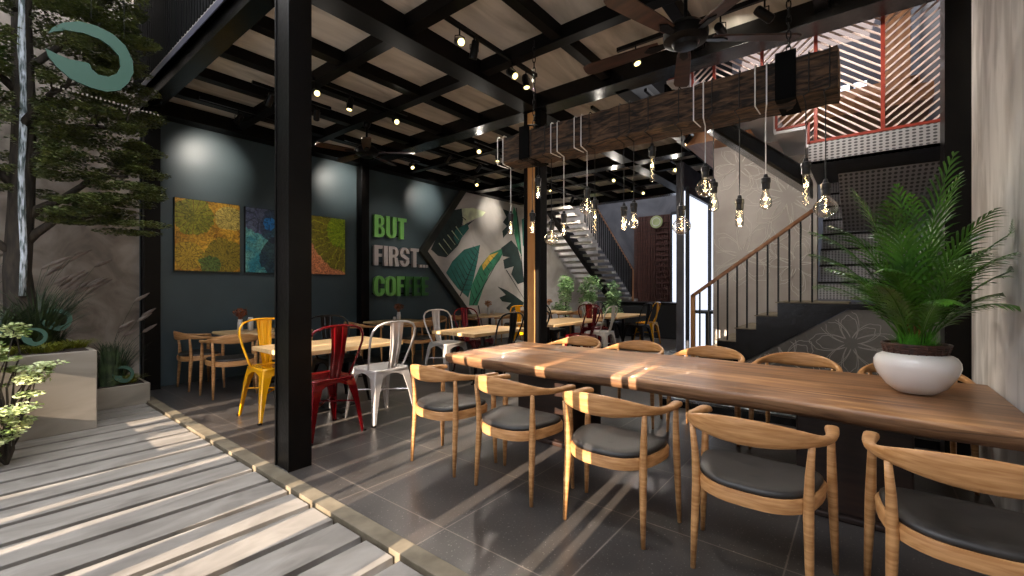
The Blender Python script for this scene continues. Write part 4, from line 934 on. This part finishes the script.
track(4.0, 6.75, 5.6, 6.75, [(4.57, 6.75, 4.57, 7.8, 3.38, W), (5.4, 6.75, 4.6, 4.6, 2.2, 45)], 'black wall-washer track above the green painting')
track(6.2, 6.75, 7.3, 6.75, [(6.64, 6.75, 6.64, 7.8, 3.38, W), (7.2, 6.75, 6.0, 4.9, 2.2, 45)], 'black wall-washer track above the slogan')
track(8.3, 6.75, 9.4, 6.75, [(8.85, 6.75, 8.85, 7.8, 3.38, 40), (9.3, 6.75, 7.6, 4.6, 2.2, 45)], 'black wall-washer track above the mural')

track(5.35, 2.12, 7.2, 2.12, [(5.6, 2.12, 7.6, 1.2, 2.4, 110), (6.6, 2.12, 6.6, .3, .9, 90), (7.1, 2.12, 9.0, 5.0, 2.0, 60)], 'black spotlight track added at the stair void to brighten the etched wall')  # track added so the stair walls come out brighter
# ---------------------------------------------------------------- rear staircase
rs = thing('rear_staircase', 'floating-tread staircase rising left along the rear plaster wall', 'staircase', (0, 0, 0))
for i in range(17):
    x = 14.6-.26*i; z = 1.08+.172*i
    MB().box(x-.32, x, 6.25, 7.75, z-.07, z).build('tread', M['plaster'], rs)
for y in (6.95,):
    MB().prism([(14.7, .70), (14.7, 1.02), (10.4, 3.86), (10.4, 3.54)], y-.09, y+.09, 'y').build('stringer', M['black'], rs)
MB().tube([(14.5, 6.2, 2.03), (10.9, 6.2, 4.42)], .03, n=6).build('handrail', M['woodsoffit'], rs)
MB().box(14.47, 14.53, 6.17, 6.23, 0, 2.03).build('newel_post', M['woodsoffit'], rs)
for i in range(26):
    x = 14.4-.13*i; z = 1.08+.172*(14.6-x)/.26
    MB().box(x-.016, x+.016, 6.184, 6.216, z-.1, z+.90+.05).build('baluster', M['black'], rs)
struct('trim_rear_landing', B(14.6, 15.0, 6.2, 7.8, 0, 1.02), M['plaster'], 'plain landing block at the start of the rear stairs')
# rear panel, windows
mb = MB()
for k in range(14):
    mb.box(14.93, 14.97, 5.03+k*.0907, 5.03+k*.0907+.07, 0, 3.9)
mb.box(14.97, 15.0, 5.0, 6.35, 0, 3.9)
for k in range(18): mb.box(14.90, 14.94, 5.1, 5.55, .4+k*.19, .47+k*.19)
struct('wall_slat_panel', mb, M['brownslat'], 'dark brown slatted wall panel at the back')
t = thing('round_sign', 'round pale green disc mounted on the brown slatted panel', 'sign', (14.86, 5.50, 3.66-.0))
MB().lathe([(0, 0), (.20, 0), (.215, .02), (.215, .03), (0, .03)], n=28, mtx=Matrix.Rotation(-H, 3, 'Y')).build('disc', mat('sign_green', srgb(150, 160, 110), srgb(170, 178, 130), .5), t)
MB().tube([(-.035, .14*math.cos(2*PI*q/24), .14*math.sin(2*PI*q/24)) for q in range(24)], .012, n=5, closed=True).build('ring_mark', M['vase'], t)
def window(name, x0, x1, y0, y1, z0, z1, nm, label, ax):
    o = bpy.data.objects.new(name, None); col.objects.link(o); tag(o, label, None, None, 'structure')
    B(x0, x1, y0, y1, z0, z1).build('pane', M['winglow'], o); mb = MB()
    if ax == 'y':
        for k in range(nm+1): yy = y0+(y1-y0)*k/nm; mb.box(x0-.05, x0, yy-.025, yy+.025, z0, z1)
        mb.box(x0-.05, x0, y0, y1, z1-.05, z1+.05)
    else:
        for k in range(nm+1): xx = x0+(x1-x0)*k/nm; mb.box(xx-.03, xx+.03, y0-.06, y0, z0, z1)
        mb.box(x0, x1, y0-.06, y0, z1-.06, z1+.08); mb.box(x0, x1, y0-.06, y0, z0-.02, z0+.05)
    mb.build('window_frame', M['charcoal'], o)
window('window_1', 14.9, 14.93, 3.0, 5.0, .05, 3.9, 2, 'tall bright window at the far end right of the brown panel', 'y')
window('window_2', 8.6, 14.8, 2.62, 2.65, .05, 3.25, 4, 'bright side glazing behind the far oak-faced column', 'x')
struct('wall_side_rear', B(8.6, 15, 2.66, 2.8, 0, 3.8), M['rearwall'], 'wall around the side glazing')
t = thing('bench_counter', 'low charcoal counter in front of the brown slatted panel', 'counter', (12.6, 4.9, 0))
MB().box(-.45, .45, -1.15, 1.3, 0, .95).build('counter_body', M['charcoal'], t, bevel=.02); MB().box(-.48, .48, -1.18, 1.33, .95, .99).build('counter_top', M['black'], t)
# round black table by the windows
t = thing('side_table', 'small round black table before the bright windows', 'table', (8.72, 2.27, 0))
MB().lathe([(0, .93), (.26, .93), (.28, .95), (.28, .98), (0, .985)], n=28).build('tabletop', M['charcoal'], t); MB().tube([(0, 0, .02), (0, 0, .94)], .03, n=10).build('stem', M['black'], t); MB().lathe([(0, 0), (.2, 0), (.19, .02), (0, .03)], n=24).build('base', M['black'], t)

# bushes
def bush(loc, s_, label, seed):
    t = thing('potted_bush', label, 'bush', loc); rnd = random.Random(seed); mb = MB()
    for k in range(16):
        a = rnd.uniform(0, 2*PI); r_ = rnd.uniform(0, .26)*s_; z = rnd.uniform(.62, 1.5); leaf_cloud(mb, (r_*math.cos(a), r_*math.sin(a), z*s_), .17*s_, .17*s_, .15*s_, 150, .075, 1.2, rnd)
    mb.build('foliage', M['leafbush'], t)
    MB().lathe([(0, 0), (.16, 0), (.22, .42), (.23, .45), (.2, .45), (.19, .4), (0, .4)], n=20).build('pot', M['charcoal'], t, smooth=True, auto=.6)
    MB().tube([(0, 0, .4), (.01, 0, .9*s_)], [.03, .02], n=7).build('stem', M['bark'], t)
M['leafbush'] = leafmat('leaf_bush', srgb(92, 134, 78), srgb(166, 196, 140))
bush((11.0, 6.75, 0), 1.12, 'round green bush nearest the wood-striped column', 81)
bush((11.2, 6.05, 0), 1.08, 'round green bush in the middle of the three below the rear stairs', 82)
bush((11.5, 5.5, 0), 1.0, 'round green bush rightmost of the three below the rear stairs', 83)

# ---------------------------------------------------------------- main staircase
fs = thing('front_staircase', 'black stepped staircase with oak handrail rising right in front of the etched wall', 'staircase', (0, 0, 0))
ys = [2.285-.24*i for i in range(8)]; zs = [.143+.1778*i for i in range(7)]
poly = [(2.285, 0)]
for i in range(7):
    poly += [(ys[i], zs[i])]; poly += [(ys[i+1], zs[i])] if i < 6 else [(.12, zs[i])]
poly += [(.12, 1.16), (1.86, 0)]
# concave: build as convex strips per step
def low(y): return max(0, 1.16-(y-.12)*(1.16/1.74))
mb = MB()
for i in range(7):
    ya = ys[i]; yb = ys[i+1] if i < 6 else .12; top = zs[i]
    mb.prism([(ya, low(ya)), (ya, top), (yb, top), (yb, low(yb))] if ya < 1.86 or True else [], 6.5, 7.58, 'x')
mb.build('stringer', M['blackgloss'], fs)
for i in range(7):
    ya = ys[i]; yb = ys[i+1] if i < 6 else .12
    MB().box(6.48, 7.58, yb-.0, ya+.02, zs[i], zs[i]+.012).build('tread', M['kerb'], fs)
z0r = 1.30; sl_ = .748
def rail(y): return 1.30+(1.892-y)*sl_
MB().prism([(1.91, rail(1.91)-.035), (1.91, rail(1.91)+.02), (.44, rail(.44)+.02), (.44, rail(.44)-.035)], 6.515, 6.57, 'x').build('handrail', M['woodsoffit'], fs, bevel=.005)
MB().box(6.515, 6.57, 1.865, 1.92, .33, 1.30).build('newel_post', M['column_oak'], fs)
for i in range(12):
    y = 1.80-.12*i; st = max([zs[k] for k in range(7) if ys[k] >= y-.001] or [0])
    MB().box(6.532, 6.552, y-.01, y+.01, st+.01, rail(y)-.03).build('baluster', M['black'], fs)
struct('wall_etched', B(7.6, 7.8, .5, 1.887, 0, 3.65), M['flowerwall'], 'concrete wall etched with flower outlines behind the handrail')
def flower_lines(cy, cz, R0, n, x, r_, seed, ylim, zlim):
    rnd_ = random.Random(seed); mb = MB()
    for k in range(n):
        a = 2*PI*k/n+rnd_.uniform(-.15, .15); L_ = R0*rnd_.uniform(.8, 1.15); wd = R0*rnd_.uniform(.30, .42)
        for sc in (1, .82):
            pts = []
            for i in range(25):
                t = i/24; rad = L_*sc*math.sin(PI*t)**.8 if False else None
                u = math.sin(PI*t)**.9*L_*sc*(1+.04*math.sin(9*t*PI)); v = math.cos(PI*t)*wd*sc*math.sin(PI*t)**.5
                pts.append((x, cy+u*math.cos(a)-v*math.sin(a), cz+u*math.sin(a)+v*math.cos(a)))
            run = []
            for p in pts+[None]:
                if p and math.hypot(p[1]-cy, p[2]-cz) > .14*R0 and ylim[0] < p[1] < ylim[1] and zlim(p[1])[0] < p[2] < zlim(p[1])[1]: run.append(p)
                else:
                    if len(run) > 1: mb.tube(run, r_, n=4)
                    run = []
    return mb
fl = thing('flower_line_art', 'pale flower outlines etched on the wall behind the handrail', 'wall art')
for i, (cy, cz, R0, n) in enumerate([(.85, 2.75, .62, 9), (1.45, 1.9, .55, 8), (.75, 1.75, .4, 7), (1.5, 3.3, .4, 7)]):
    flower_lines(cy, cz, R0, n, 7.596, .0035, i, (.52, 1.87), lambda y: (.2, 3.6)).build('flower_outline', M['etch'], fl)
fl = thing('flower_line_art', 'pale flower outlines etched on the grey wall under the stairs', 'wall art')
for i, (cy, cz, R0, n) in enumerate([(.75, .45, .42, 8), (.1, .75, .40, 8), (-.35, .3, .36, 7), (1.2, .15, .3, 7), (.35, .1, .3, 7)]):
    flower_lines(cy, cz, R0, n, 6.526, .0045, 10+i, (-.65, 1.7), lambda y: (.09, min(1.13, 1.16-(y-.12)*.66-.04))).build('flower_outline', M['etch'], fl)
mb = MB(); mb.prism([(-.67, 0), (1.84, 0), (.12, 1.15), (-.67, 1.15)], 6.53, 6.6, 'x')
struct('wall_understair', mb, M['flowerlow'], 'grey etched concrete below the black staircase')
struct('trim_landing', B(6.5, 7.6, -.67, .12, 1.15, 1.21), M['blackgloss'], 'black half landing of the staircase')
ms = thing('middle_stair_flight', 'patterned metal plate steps climbing behind the palm', 'staircase', (0, 0, 0))
for i in range(8):
    x = 7.62+.25*i; z = 1.21+.25*i
    MB().box(x, x+.02, -.6, .49, z+.03, z+.25).build('riser', M['platedark'], ms)
    MB().box(x-.02, x+.27, -.6, .49, z+.25, z+.28).build('tread', M['black'], ms)
us = thing('upper_stair_flight', 'upper stair flight with white zigzag edge descending right to the metal landing', 'staircase', (0, 0, 0))
mb = MB(); yy, zz = .42, 2.84; ZY = [(.42, 2.84)]
for j in range(5):
    mb.box(5.3, 6.3, yy-.0, yy+.025, zz-.03, zz+.19); mb.box(5.3, 6.3, yy, yy+.30, zz+.16, zz+.19)
    yy += .28; zz += .215; ZY.append((yy, zz))
mb.build('folded_steps', M['white'], us)
MB().prism([(.45, 2.44), (.45, 2.66), (1.95, 3.98), (1.95, 3.76)], 5.5, 6.3, 'x').build('soffit', M['blackgloss'], us, bevel=.03)
MB().box(5.3, 6.4, -.66, .42, 2.636, 2.66).build('landing_underside', M['black'], us)
MB().box(5.3, 5.32, -.66, .42, 2.636, 2.84).build('landing_fascia', M['plate'], us)
MB().box(5.32, 6.4, -.66, .42, 2.80, 2.84).build('landing_plate', M['platedark'], us)
MB().prism([(5.9, 2.63), (6.5, 2.63), (7.8, 2.35), (7.8, 2.2), (6.4, 2.42)], -.66, .2, 'y').build('soffit_plate', M['plate'], us)
rl = thing('lattice_railing', 'red-framed balustrade with pale diagonal bars above the metal landing', 'railing', (5.31, 0, 0))
def bot(y):
    if y <= .42: return 2.85
    k = int((y-.42)/.28); return 2.84+.215*k+.20
TOP = 3.94; secs = [-.66, -.15, .36, .83, 1.305, 1.84]
mb = MB(); mb.box(-.02, .02, -.66, 1.84, TOP, TOP+.035); mb.box(-.015, .015, -.66, .42, 2.845, 2.87)
for j in range(5):
    a = .42+.28*j; z = 2.84+.215*j
    mb.box(-.015, .015, a-.012, a+.012, z, z+.22); mb.box(-.015, .015, a, a+.28, z+.195, z+.22)
mb.build('frame', M['red'], rl)
for s in secs:
    MB().box(-.018, .018, s-.015, s+.015, bot(s), TOP).build('post', M['red'], rl)
for k in range(5):
    a, b_ = secs[k], secs[k+1]; sg_ = (1 if k % 2 == 0 else -1)*-1; mb = MB(); off = -2.0
    while off < 2.4:
        run = []
        for i in range(81):
            y = a+(b_-a)*i/80; z = 2.85+off+sg_*(y-a)*.82
            if bot(y)+.01 < z < TOP: run.append((y, z))
            elif run: break
        if len(run) > 3: (y0, z0), (y1, z1) = run[0], run[-1]; mb.tube([(0, y0, z0), (0, y1, z1)], .0105, n=4)
        off += .072
    mb.build('lattice_bars', M['pinkbar'], rl)
# upper room seen through the lattice
struct('floor_upper', B(7.2, 11.4, -.67, 2.2, 3.66, 3.86), M['woodsoffit'], 'wood-faced edge of the upper floor')
struct('wall_upper_rear', B(10.4, 10.5, -.67, 2.2, 3.86, 6.6), M['upwall'], 'violet-grey wall of the upper floor')
struct('trim_upper_wood', B(8.8, 8.9, -.67, 1.6, 3.86, 4.55), M['woodsoffit'], 'low wooden partition upstairs')
struct('trim_upper_post', B(8.6, 8.9, -.55, -.25, 3.86, 6.6), M['woodsoffit'], 'wooden post upstairs')
o = bpy.data.objects.new('window_3', None); col.objects.link(o); tag(o, 'small white-framed window upstairs behind the lattice', None, None, 'structure')
B(10.34, 10.38, -.1, .9, 4.3, 5.2).build('pane', M['winglow'], o); mb = MB()
for k in range(5): mb.box(10.3, 10.34, -.1+k*.25-.03, -.1+k*.25+.03, 4.3, 5.2)
mb.box(10.3, 10.34, -.1, .9, 4.72, 4.78); mb.build('window_frame', M['charcoal'], o)
t = thing('fill_globe_lamp', 'unseen round lamp added upstairs to brighten the lattice railing', 'pendant light', (6.9, .3, 5.6))  # lamp added out of view to brighten the upper floor
MB().lathe([(.0, -.11), (.06, -.095), (.1, -.05), (.11, 0), (.1, .05), (.06, .095), (.0, .11)], n=20).build('globe', emat('fill_globe', (1, .93, .84, 1), 3), t, smooth=True)
MB().tube([(0, 0, .1), (0, 0, 1.0)], .008, n=6).build('cord', M['cable'], t)
light('POINT', 'fill_light', (0, 0, -.2), energy=70, color=(1, .93, .86), parent=t, shadow_soft_size=.1)
# pool
struct('floor_pool', B(5.35, 12.2, -.67, 1.9, .0, .05), M['pool'], 'black and white marbled pool surface beside the stairs')
struct('trim_pool_edge', B(5.25, 5.35, -.67, 1.9, 0, .075), M['blackgloss'], 'black kerb of the marbled pool')
struct('floor_pool_rear', B(9.0, 14.8, 2.7, 3.3, .0, .03), M['pool'], 'marbled strip before the rear windows')
